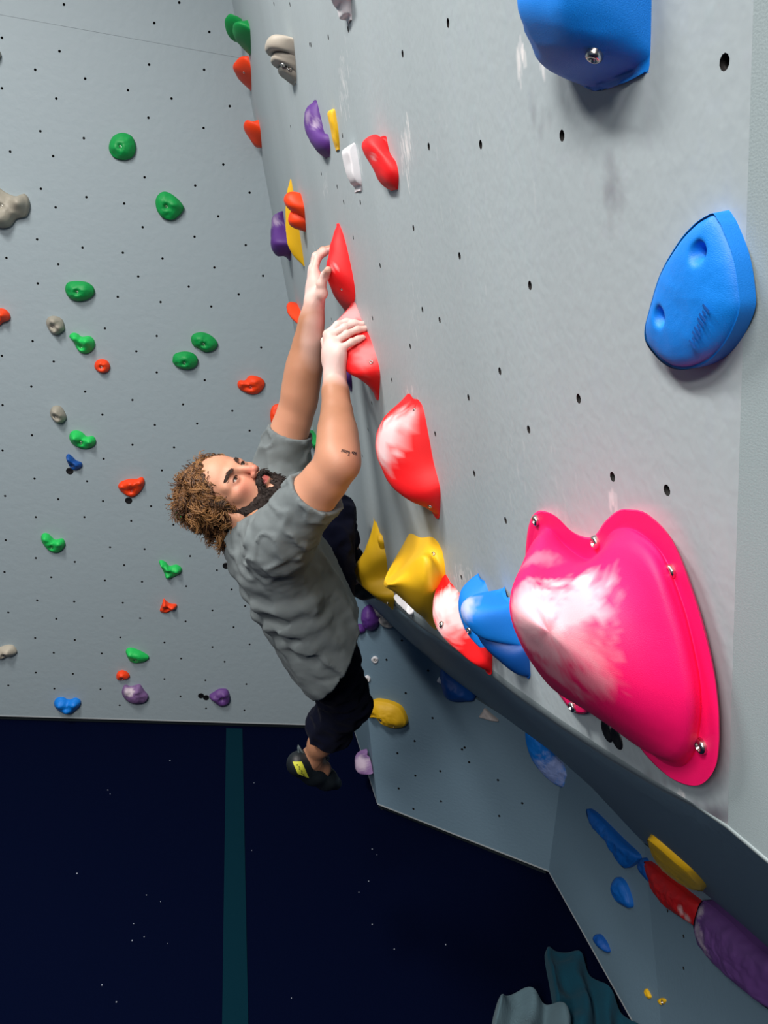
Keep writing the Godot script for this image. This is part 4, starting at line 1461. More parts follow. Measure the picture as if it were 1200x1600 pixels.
func skin_mat() -> StandardMaterial3D:
	var m := relief(mat(Color.WHITE, 0.52), 0.12, 14.0, 0.12, 2)
	m.vertex_color_use_as_albedo = true
	m.subsurf_scatter_enabled = true
	m.subsurf_scatter_strength = 0.06
	return m
func cloth_mat(c: Color) -> StandardMaterial3D:
	var m := relief(mat(c, 0.95), 0.25, 16.0, 0.25, 2)
	m.metallic_specular = 0.2
	m.rim_enabled = true
	m.rim = 0.15
	return m

func build_person() -> void:
	var N := at(393, 812, 1.97)
	var P := at(512, 1012, 2.20)
	var RS := at(431, 848, 1.85)
	var LS := at(431, 757, 2.12)
	var RE := at(531, 722, 1.70)
	var RW := at(523, 592, 1.83)
	var LE := at(468, 622, 2.02)
	var LW := at(491, 476, 1.94)
	var RH := at(493, 996, 2.10)
	var LH := at(512, 985, 2.28)
	var RK := at(540, 1094, 2.35)
	var RA := at(487, 1186, 2.55)
	var LK := at(526, 800, 2.44)
	var LA := at(555, 912, 2.75)
	var person := root_at("person", Vector3(P.x, P.y, P.z))
	tag(person, "bearded curly-haired man in grey t-shirt hanging from two red holds, looking up", "person")
	var org := person.position
	var ex := cam_dir(0.18, -0.67, 0.71)     # towards his left
	var ey := cam_dir(-0.93, -0.35, -0.09)   # towards his crown
	var ez := ex.cross(ey).normalized()       # the way he looks
	ey = ez.cross(ex).normalized()
	var eyes_mid := at(373, 737, 1.90)
	var hs := 0.93
	HEAD = Transform3D(Basis(ex, ey, ez).scaled_local(Vector3.ONE * hs), eyes_mid - ez * 0.083 * hs)

	# ----- skin: one body -----
	var body := MB.new()
	var hd := Field.new()
	head_bones(hd, N)
	hd.mesh(body, 0.0030)
	var n_head := body.v.size()
	var la := Field.new()
	arm_bones(la, LS, LE, LW, true)
	left_hand(la, LW)
	la.mesh(body, 0.0036)
	var ra := Field.new()
	arm_bones(ra, RS, RE, RW, false)
	right_hand(ra, RW)
	ra.mesh(body, 0.0036)
	var n_arm := body.v.size()
	var rest := Field.new()
	rest.chain([N, N.lerp(P, 0.3), N.lerp(P, 0.65), P], [0.062, 0.090, 0.080, 0.070], 0.05)
	rest.bone(RS, LS, 0.062, 0.062, 0.06)
	rest.bone(RH, LH, 0.050, 0.050, 0.05)
	rest.chain([RH, RH.lerp(RK, 0.5), RK], [0.052, 0.050, 0.042], 0.03)
	rest.chain([LH, LH.lerp(LK, 0.5), LK], [0.055, 0.046, 0.038], 0.03)
	var calf := RK.lerp(RA, 0.40) - Vector3(0.008, 0, 0)
	rest.chain([RK, calf, RK.lerp(RA, 0.72), RA], [0.040, 0.044, 0.036, 0.032], 0.03)
	rest.bone(RA, RA + (at(515, 1212, 2.62) - RA) * 0.6, 0.034, 0.03, 0.03)
	rest.ball(RA + cam_dir(-0.3, 0.4, -0.9) * 0.028, Vector3.ONE * 0.016, 0.015)
	rest.chain([LK, LK.lerp(LA, 0.4), LA], [0.038, 0.040, 0.030], 0.03)
	rest.mesh(body, 0.010)
	# colours of the skin: face, tanned arms, chalked hands
	var base := lin(Color(0.80, 0.585, 0.475))
	var tan_c := lin(Color(0.60, 0.42, 0.30))
	var chalk := lin(Color(0.90, 0.80, 0.78))
	var red := lin(Color(0.86, 0.42, 0.38))
	var nose := HEAD * Vector3(0, -0.035, 0.11)
	var cheek := HEAD * Vector3(-0.045, -0.03, 0.075)
	var lips := HEAD * Vector3(0, -0.071, 0.092)
	var hands := [at(500, 430, 1.945), at(540, 534, 1.86)]
	for i in body.v.size():
		var p := body.v[i]
		var c := base
		var nz := noise.get_noise_3dv(p * 9.0)
		if i < n_head:
			c = c.lerp(red, 0.55 * exp(-pow(p.distance_to(nose) / 0.022, 2)) + 0.35 * exp(-pow(p.distance_to(cheek) / 0.025, 2)))
			var q := HEAD.affine_inverse() * p
			var mouth := Vector2(q.x / 0.024, (q.y + 0.0705) / 0.0085).length()
			if q.z > 0.06 and mouth < 1.2:
				c = c.lerp(lin(Color(0.72, 0.33, 0.32)), clampf((1.2 - mouth) * 3.0, 0, 0.9))
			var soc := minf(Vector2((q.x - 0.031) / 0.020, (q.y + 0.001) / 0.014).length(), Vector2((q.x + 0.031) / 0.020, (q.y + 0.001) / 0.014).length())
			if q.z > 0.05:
				c = c.lerp(lin(Color(0.50, 0.30, 0.25)), clampf(1.15 - soc, 0, 1) * 0.75)  # darker lids: skin pigment plus socket shade painted in
			if q.y < -0.09 and q.z < 0.05:
				c = c.lerp(tan_c, 0.4)
		elif i < n_arm:
			var fore := maxf(clampf(1.15 - p.distance_to(LE.lerp(LW, 0.55)) / 0.17, 0, 1), clampf(1.15 - p.distance_to(RE.lerp(RW, 0.5)) / 0.17, 0, 1))
			c = c.lerp(tan_c, fore * (0.75 + 0.3 * nz))
			var hh := maxf(clampf(1.0 - (p.distance_to(hands[0]) - 0.066) / 0.05, 0, 1), clampf(1.0 - (p.distance_to(hands[1]) - 0.095) / 0.05, 0, 1))
			c = c.lerp(chalk, clampf(hh * (0.85 + 0.5 * nz), 0, 0.92))
		else:
			c = c.lerp(tan_c, 0.6)
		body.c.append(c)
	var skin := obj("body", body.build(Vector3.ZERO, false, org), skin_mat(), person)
	skin.set_meta("label", "fair skin, tanned forearms, chalked hands")
	face_parts(person, org)
	hair(person, org)
	shirt(person, org, N, P, RS, LS, RE, LE, RH, LH)
	trousers(person, org, P, RH, LH, RK, LK, RA, LA)
	shoes(person, org, RA, LA)
	# inked lines on the nearer forearm
	var ink := MB.new()
	var sx := 534.0
	var tr := RandomNumberGenerator.new()
	tr.seed = 21
	for k in 9:
		if k == 5:
			sx += 3.0
			continue
		for st in 2:
			var y0 := 702.0 + (sx - 534.0) * 0.22
			var pth := PackedVector3Array()
			var hgt := tr.randf_range(3.0, 5.0) + (3.5 if k == 4 else 0.0)
			for j in 4:
				var h := surf_at(body, sx + sin(j * 2.3 + k + st * 2.0) * 1.0 + st * 1.2, y0 + hgt * j / 3.0)
				if h.size():
					pth.append(h[0] + h[1] * 0.0004)
			if pth.size() == 4:
				ink.tube(pth, PackedFloat32Array([0.0006, 0.0007, 0.0007, 0.0005]), 5)
		sx += 2.6
	if ink.v.size():
		var o := obj("tattoo", ink.build(Vector3.ZERO, false, org), mat(Color(0.10, 0.11, 0.14), 0.8), person)
		o.set_meta("label", "small line of dark lettering inked on the forearm")

func head_bones(f: Field, N: Vector3) -> void:
	f.frame = HEAD
	f.ball(Vector3(0, 0.035, -0.012), Vector3(0.074, 0.086, 0.094), 0.02)
	f.ball(Vector3(0, 0.040, 0.034), Vector3(0.062, 0.060, 0.056), 0.03)
	f.ball(Vector3(0, -0.036, 0.028), Vector3(0.058, 0.072, 0.060), 0.03)
	for s in [-1.0, 1.0]:
		f.bone(Vector3(0.052 * s, -0.055, 0.0), Vector3(0.012 * s, -0.106, 0.064), 0.020, 0.019, 0.025)
		f.ball(Vector3(0.046 * s, -0.020, 0.056), Vector3(0.018, 0.012, 0.019), 0.03)
		f.bone(Vector3(0.012 * s, 0.017, 0.086), Vector3(0.050 * s, 0.014, 0.064), 0.012, 0.011, 0.014)
	f.ball(Vector3(0, -0.105, 0.070), Vector3(0.020, 0.017, 0.018), 0.02)
	for s in [-1.0, 1.0]:
		f.ball(Vector3(0.031 * s, -0.001, 0.101), Vector3(0.018, 0.0145, 0.021), 0.014, true)
		f.ball(Vector3(0.031 * s, -0.001, 0.0745), Vector3(0.0155, 0.0145, 0.0145), 0.006)
		f.ball(Vector3(0.031 * s, -0.0015, 0.090), Vector3(0.0125, 0.0036, 0.012), 0.002, true)
	f.bone(Vector3(0, 0.014, 0.087), Vector3(0, -0.034, 0.110), 0.0085, 0.0095, 0.012)
	f.ball(Vector3(0, -0.037, 0.113), Vector3(0.0105, 0.0095, 0.0105), 0.006)
	for s in [-1.0, 1.0]:
		f.ball(Vector3(0.0125 * s, -0.041, 0.102), Vector3(0.0070, 0.0075, 0.0105), 0.006)
		f.ball(Vector3(0.0065 * s, -0.0485, 0.108), Vector3(0.0042, 0.0045, 0.0055), 0.002, true)
	f.bone(Vector3(-0.021, -0.068, 0.080), Vector3(0, -0.0655, 0.0935), 0.0055, 0.0065, 0.006)
	f.bone(Vector3(0.021, -0.068, 0.080), Vector3(0, -0.0655, 0.0935), 0.0055, 0.0065, 0.006)
	f.bone(Vector3(-0.018, -0.075, 0.080), Vector3(0, -0.0765, 0.0915), 0.006, 0.0075, 0.006)
	f.bone(Vector3(0.018, -0.075, 0.080), Vector3(0, -0.0765, 0.0915), 0.006, 0.0075, 0.006)
	f.bone(Vector3(-0.021, -0.0708, 0.092), Vector3(0.021, -0.0708, 0.092), 0.0016, 0.0016, 0.003, true)
	for s in [-1.0, 1.0]:
		var eb := Basis(Vector3.UP, 0.35 * s) * Basis(Vector3.RIGHT, -0.2)
		f.ball(Vector3(0.076 * s, -0.012, -0.010), Vector3(0.0085, 0.031, 0.019), 0.006, false, eb)
		f.ball(Vector3(0.084 * s, -0.008, -0.006), Vector3(0.0065, 0.018, 0.010), 0.005, true, eb)
		f.ball(Vector3(0.073 * s, -0.038, -0.004), Vector3(0.007, 0.010, 0.009), 0.006)
	# neck down into the collar
	var inv := HEAD.affine_inverse()
	f.bone(Vector3(0, -0.050, -0.030), inv * N, 0.058, 0.064, 0.03)
	f.bone(Vector3(0.03, -0.06, -0.03), inv * (N + Vector3(0.05, -0.02, -0.06)), 0.030, 0.026, 0.03)
	f.bone(Vector3(-0.03, -0.06, -0.03), inv * (N + Vector3(0.06, -0.03, 0.07)), 0.030, 0.026, 0.03)
	f.frame = Transform3D.IDENTITY

func arm_bones(f: Field, S: Vector3, E: Vector3, W: Vector3, left: bool) -> void:
	var up := E - S
	var fo := W - E
	var bend := ((S - E).normalized() + (W - E).normalized())
	bend = bend.normalized() if bend.length() > 0.05 else Vector3(-1, 0, 0)
	var sd := fo.normalized().cross(bend).normalized()
	var ur: Array = [0.047, 0.044, 0.042, 0.040, 0.036] if left else [0.051, 0.052, 0.049, 0.043, 0.036]
	var fr: Array = [0.036, 0.037, 0.036, 0.030, 0.024, 0.0205] if left else [0.035, 0.036, 0.034, 0.028, 0.023, 0.0205]
	f.chain([S, S + up * 0.3, S + up * 0.55, S + up * 0.8, E], ur, 0.035)
	f.bone(S + up * 0.36 + bend * 0.012, S + up * 0.62 + bend * 0.010, 0.036, 0.034, 0.03)
	f.ball(E - bend * 0.012 - fo * 0.02, Vector3.ONE * 0.024, 0.03)
	f.chain([E, E + fo * 0.18, E + fo * 0.36, E + fo * 0.6, E + fo * 0.82, W], fr, 0.035)
	f.bone(E + fo * 0.06 + sd * 0.014, E + fo * 0.40 + sd * 0.006, 0.028, 0.026, 0.03)
	f.bone(E + fo * 0.84 + sd * 0.008, W + sd * 0.009, 0.018, 0.0175, 0.015)
	f.bone(E + fo * 0.84 - sd * 0.008, W - sd * 0.009, 0.018, 0.0175, 0.015)

func finger(f: Field, pts: Array, r0: float, r1: float) -> void:
	var n := pts.size()
	for i in n - 1:
		var a := lerpf(r0, r1, float(i) / (n - 1))
		var b := lerpf(r0, r1, float(i + 1) / (n - 1))
		f.bone(pts[i], pts[i + 1], a, b, 0.004)
		if i > 0:
			f.ball(pts[i], Vector3.ONE * (a * 1.06), 0.004)

# a place on a hold as the photo shows it, lifted off its surface
func rest_on(mb: MB, x: float, y: float, lift: float, z: float) -> Vector3:
	var h := surf_at(mb, x, y)
	if h.is_empty():
		return at(x, y, z)
	return h[0] + h[1] * lift

# the farther hand: the palm lies on the left edge of the upper fin, fingers reach round behind it
func left_hand(f: Field, W: Vector3) -> void:
	var z := 1.945
	var kn := [at(491, 425, z - 0.015), at(490, 421, z + 0.01), at(489, 419, z + 0.035), at(488, 421, z + 0.055)]
	for k in 4:
		f.bone(W + (kn[k] - W) * 0.12, kn[k], 0.0165, 0.0115, 0.014)
	f.ball(at(495, 448, z), Vector3(0.020, 0.032, 0.030), 0.02)
	finger(f, [kn[0], at(496, 404, z - 0.005), at(506, 395, z + 0.01), at(519, 390, z + 0.03)], 0.0100, 0.0076)
	finger(f, [kn[1], at(494, 401, z + 0.025), at(505, 392, z + 0.045), at(517, 388, z + 0.065)], 0.0100, 0.0076)
	finger(f, [kn[2], at(493, 400, z + 0.05), at(504, 391, z + 0.07), at(515, 387, z + 0.09)], 0.0096, 0.0072)
	finger(f, [kn[3], at(491, 405, z + 0.07), at(500, 396, z + 0.09), at(509, 391, z + 0.11)], 0.0084, 0.0064)
	# thumb on the near side, its tip pressed on the fin's face
	var tip := rest_on(fin_far, 516, 421, 0.007, z - 0.05)
	f.bone(W + (kn[0] - W) * 0.15, at(503, 458, z - 0.035), 0.0170, 0.0150, 0.014)
	finger(f, [at(503, 460, z - 0.035), at(502, 444, z - 0.045), at(507, 432, z - 0.05).lerp(tip, 0.15), tip], 0.0130, 0.0086)

# the nearer hand: the palm wraps the lower fin's edge, four fingers lie across its face
func right_hand(f: Field, W: Vector3) -> void:
	var z := 1.90
	var kn := [rest_on(fin_near, 520, 527, 0.016, z), rest_on(fin_near, 525, 532, 0.020, z), rest_on(fin_near, 530, 541, 0.022, z), rest_on(fin_near, 539, 550, 0.020, z)]
	for k in 4:
		f.bone(W + (kn[k] - W) * 0.10, kn[k], 0.0170, 0.0118, 0.014)
	f.ball(W.lerp(kn[1], 0.55), Vector3(0.024, 0.032, 0.026), 0.02)
	f.bone(W.lerp(kn[3], 0.2), W.lerp(kn[3], 0.8), 0.019, 0.017, 0.015)
	var j := [[[531, 515, 543, 508, 555, 507], 0.0098, 0.0076], [[541, 519, 555, 511, 567, 510], 0.0100, 0.0076], [[545, 529, 560, 520, 571, 517], 0.0098, 0.0074], [[553, 540, 561, 534, 568, 530], 0.0088, 0.0068]]
	for k in 4:
		var q: Array = j[k][0]
		finger(f, [kn[k], rest_on(fin_near, q[0], q[1], 0.014, z), rest_on(fin_near, q[2], q[3], 0.009, z), rest_on(fin_near, q[4], q[5], 0.006, z)], j[k][1], j[k][2])
	# thumb folded on the far side
	f.bone(W + (kn[0] - W) * 0.25, at(510, 548, 1.88), 0.0150, 0.0120, 0.014)
	finger(f, [at(510, 548, 1.88), at(508, 533, 1.92), at(516, 521, 1.98)], 0.0112, 0.0088)

func face_parts(person: Node3D, org: Vector3) -> void:
	var white := mat(Color(0.72, 0.68, 0.65), 0.25)
	var iris := mat(Color(0.20, 0.14, 0.10), 0.2)
	var dark := mat(Color(0.03, 0.02, 0.02), 0.2)
	for s in [-1.0, 1.0]:
		var c := HEAD * Vector3(0.031 * s, -0.001, 0.0740)
		var look := (HEAD.basis * Vector3(0.20, 0.05, 1.0)).normalized()
		var e := MB.new()
		sphere(e, c, 0.0128 * 0.93, 14)
		var o := obj("eye", e.build(Vector3.ZERO, false, org), white, person)
		for q in [[0.0064, 0.0108, iris, "iris"], [0.0028, 0.01130, dark, "pupil"]]:
			var m := MB.new()
			var b := Basis(look.cross(Vector3.UP).normalized(), look.cross(look.cross(Vector3.UP)).normalized(), look)
			var ring := PackedVector3Array()
			var mid := PackedVector3Array()
			for k in 16:
				var a := TAU * k / 16
				ring.append(c + look * (q[1] - 0.0008) + (b.x * cos(a) + b.y * sin(a)) * q[0])
				mid.append(c + look * (q[1] + 0.0007) + (b.x * cos(a) + b.y * sin(a)) * q[0] * 0.7)
			m.grid([ring, mid], true)
			m.fan(16, 16, c + look * (q[1] + 0.0010))
			obj(q[3], m.build(look, false, org), q[2], o)
		# eyebrow: short hairs in a band
		var br := MB.new()
		for k in 130:
			var t := rng.randf()
			var x: float = lerpf(0.012, 0.052, t) * s
			var y := 0.0145 + 0.006 * sin(t * 2.4) + rng.randfn() * 0.0021
			var zz := 0.0985 - 0.024 * t * t
			var p := HEAD * Vector3(x, y, zz)
			var d := HEAD.basis * Vector3(0.007 * s, 0.003 * (1.0 - 1.6 * t), -0.002 - 0.004 * t)
			br.tube(PackedVector3Array([p, p + d * 0.5 + HEAD.basis.z * 0.001, p + d]), PackedFloat32Array([0.0009, 0.0009, 0.0003]), 4)
		obj("eyebrow", br.build(Vector3.ZERO, false, org), mat(Color(0.17, 0.10, 0.07), 0.8), person).set_meta("kind", "stuff")
		# dark lash line along the upper lid
		var la := MB.new()
		var lp := PackedVector3Array()
		var lr := PackedFloat32Array()
		for k in 9:
			var t := k / 8.0 * 2.0 - 1.0
			lp.append(HEAD * Vector3((0.031 + 0.0125 * t) * s, 0.0035 - 0.0042 * t * t, 0.0885 - 0.0035 * t * t - 0.002 * t))
			lr.append(0.0010)
		la.tube(lp, lr, 5)
		obj("eyelashes", la.build(Vector3.ZERO, false, org), mat(Color(0.06, 0.04, 0.03), 0.8), person)
	# beard and moustache
	var f := Field.new()
	f.frame = HEAD
	for s in [-1.0, 1.0]:
		f.chain([Vector3(0.066 * s, -0.020, 0.006), Vector3(0.060 * s, -0.058, 0.018), Vector3(0.044 * s, -0.092, 0.045), Vector3(0.016 * s, -0.116, 0.070)], [0.007, 0.014, 0.020, 0.019], 0.015)
		f.chain([Vector3(0.050 * s, -0.066, 0.036), Vector3(0.036 * s, -0.084, 0.058), Vector3(0.022 * s, -0.100, 0.074)], [0.008, 0.013, 0.014], 0.015)
		f.chain([Vector3(0.003 * s, -0.0555, 0.1000), Vector3(0.020 * s, -0.0605, 0.091), Vector3(0.031 * s, -0.076, 0.078), Vector3(0.028 * s, -0.094, 0.074)], [0.0058, 0.0072, 0.0078, 0.011], 0.008)
		f.bone(Vector3(0.040 * s, -0.085, 0.02), Vector3(0.02 * s, -0.115, 0.05), 0.02, 0.018, 0.02)
	f.ball(Vector3(0, -0.118, 0.073), Vector3(0.024, 0.017, 0.021), 0.015)
	f.bone(Vector3(0, -0.088, 0.089), Vector3(0, -0.104, 0.088), 0.0055, 0.010, 0.008)
	f.frame = Transform3D.IDENTITY
	f.post = func(p: Vector3, d: float) -> float:
		return d + noise.get_noise_3dv(p * 120.0) * 0.0035 + noise.get_noise_3dv(p * 40.0) * 0.003
	var mb := MB.new()
	f.mesh(mb, 0.0028)
	var tufts := MB.new()
	for k in 900:
		var i := rng.randi() % mb.t.size()
		var p := mb.v[mb.t[i - i % 3]]
		var q := HEAD.affine_inverse() * p
		var d := (HEAD.basis * Vector3(q.x * 3.0 + rng.randfn() * 0.3, -0.55 + rng.randfn() * 0.3, 0.3 + rng.randfn() * 0.3)).normalized()
		var l := rng.randf_range(0.006, 0.013)
		tufts.tube(PackedVector3Array([p, p + d * l * 0.5, p + d * l + Vector3(0, -0.002, 0)]), PackedFloat32Array([0.0011, 0.0009, 0.0003]), 4, false)
	var bm := relief(mat(Color(0.12, 0.075, 0.055), 0.75), 0.2, 20.0, 0.6, 2)
	var bo := obj("beard", mb.build(Vector3.ZERO, false, org), bm, person)
	obj("whiskers", tufts.build(Vector3.ZERO, false, org), bm, bo).set_meta("kind", "stuff")

func sphere(mb: MB, c: Vector3, r: float, n: int) -> void:
	var rows := []
	for j in n + 1:
		var a := PI * j / n
		var row := PackedVector3Array()
		for k in n * 2:
			var b := TAU * k / (n * 2)
			row.append(c + Vector3(sin(a) * cos(b), cos(a), sin(a) * sin(b)) * r)
		rows.append(row)
	mb.grid(rows, true)

func hair(person: Node3D, org: Vector3) -> void:
	var f := Field.new()
	f.frame = HEAD
	var sk := Vector3(0, 0.042, -0.024)
	var sr := Vector3(0.082, 0.090, 0.098)
	f.ball(sk, sr, 0.02)
	f.ball(Vector3(0, 0.062, 0.030), Vector3(0.066, 0.046, 0.048), 0.02)
	f.ball(Vector3(0, -0.010, -0.055), Vector3(0.070, 0.075, 0.055), 0.03)
	for s in [-1.0, 1.0]:
		f.bone(Vector3(0.068 * s, 0.035, 0.020), Vector3(0.070 * s, -0.012, 0.012), 0.016, 0.009, 0.015)
	f.ball(Vector3(0, -0.030, 0.106), Vector3(0.073, 0.096, 0.090), 0.010, true)
	f.ball(Vector3(0.078, -0.018, -0.004), Vector3(0.02, 0.028, 0.018), 0.008, true)
	f.ball(Vector3(-0.078, -0.018, -0.004), Vector3(0.02, 0.028, 0.018), 0.008, true)
	f.frame = Transform3D.IDENTITY
	f.post = func(p: Vector3, d: float) -> float:
		return d + noise.get_noise_3dv(p * 30.0) * 0.008
	var cap := MB.new()
	f.mesh(cap, 0.0045)
	var under := mat(Color(0.17, 0.115, 0.07), 0.8)
	var cap_o := obj("hair", cap.build(Vector3.ZERO, false, org), under, person)
	cap_o.set_meta("label", "shaggy curly brown hair with lit highlights painted into some locks")
	var tones := [Color(0.45, 0.31, 0.18), Color(0.30, 0.20, 0.12), Color(0.58, 0.42, 0.25)]  # golden tones carry the highlights of top-lit curls as colour
	var mbs := [MB.new(), MB.new(), MB.new()]
	var inv := HEAD.affine_inverse()
	var down := Vector3.DOWN
	for k in 3600:
		var i := rng.randi_range(0, cap.t.size() / 3 - 1) * 3
		var root := cap.v[cap.t[i]]
		var q := inv * root
		if k >= 560 and q.z < -0.005:
			continue
		if k >= 1300 and (q.z < 0.015 or q.y < 0.045):
			continue
		if absf(q.x) > 0.045 and q.y < -0.005 and q.z > -0.035 and q.z < 0.005:
			continue
		var out := (HEAD.basis * (q - Vector3(0, 0.02, -0.02))).normalized()
		var back := clampf((-q.z - 0.03) / 0.06, 0, 1)
		var low := clampf((0.03 - q.y) / 0.06, 0, 1)
		var l := rng.randf_range(0.040, 0.064) + back * low * rng.randf_range(0.0, 0.045)
		if q.z > 0.02:
			l *= 0.7
		if absf(q.x) > 0.05 and q.y < 0.03 and q.z > 0.0:
			l *= 0.55
		var swirl := rng.randf_range(0.005, 0.0105)
		var turns := rng.randf_range(0.9, 1.7) * (1.0 if rng.randf() < 0.5 else -1.0)
		var ph := rng.randf() * TAU
		var tang := out.cross(Vector3(rng.randfn(), rng.randfn(), rng.randfn())).normalized()
		if q.z > 0.0:
			tang = (tang * 0.5 - HEAD.basis.z.normalized() * clampf(q.z * 28.0, 0, 1.3)).normalized()
		var tone := k % 3
		for st in 11:
			var off := Vector3(rng.randfn(), rng.randfn(), rng.randfn()) * 0.0019
			var pos := root - out * (0.007 if k < 1300 else 0.001) + off
			var dir := (out * 0.35 + tang * 0.85).normalized()
			var e1 := dir.cross(out).normalized()
			var e2 := dir.cross(e1).normalized()
			var path := PackedVector3Array()
			var rad := PackedFloat32Array()
			var steps := 12
			var ll := l * rng.randf_range(0.8, 1.1)
			var ph2 := ph + rng.randfn() * 0.25
			for j in steps:
				var t := float(j) / (steps - 1)
				var a := ph2 + turns * TAU * t
				path.append(pos + (e1 * cos(a) + e2 * sin(a)) * swirl * minf(1.0, t * 2.5))
				rad.append(lerpf(0.0014, 0.0006, t * t) * (1.0 if k < 1300 else 0.8))
				dir = (dir + down * (0.10 + 0.30 * back * low) + out * (0.04 - 0.26 * t) + off * 12.0).normalized()
				pos += dir * (ll / steps)
				var e := (inv * pos - sk) / sr
				if e.length() < 1.0:
					pos = HEAD * (sk + e.normalized() * sr)
			mbs[tone].tube(path, rad, 4, false)
	# longer strands that fall from the back of the head
	for k in 34:
		var a := rng.randf_range(-1.0, 1.0)
		var p := HEAD * Vector3(a * 0.062, rng.randf_range(-0.06, 0.07), -0.092 + 0.03 * a * a + rng.randf() * 0.012)
		var l := rng.randf_range(0.035, 0.075)
		var sw := rng.randf_range(0.003, 0.007)
		var ph := rng.randf() * TAU
		for st in 9:
			var path := PackedVector3Array()
			var rad := PackedFloat32Array()
			var d := (HEAD.basis * Vector3(a * 0.4, rng.randf_range(-0.1, 0.2), -1.0)).normalized()
			var pos := p + Vector3(rng.randfn(), rng.randfn(), rng.randfn()) * 0.004
			var ll := l * rng.randf_range(0.85, 1.1)
			for j in 13:
				var t := j / 12.0
				path.append(pos + Vector3(cos(ph + t * 6.0), 0, sin(ph + t * 6.0)) * sw * t)
				rad.append(lerpf(0.0012, 0.0004, t * t))
				d = (d + down * 0.25).normalized()
				pos += d * ll / 12.0
			mbs[1 if k % 3 else 0].tube(path, rad, 4, false)
	for k in 3:
		var lo := obj("hair_locks", mbs[k].build(Vector3.ZERO, false, org), mat(tones[k], 0.5), cap_o)
		lo.set_meta("kind", "stuff")

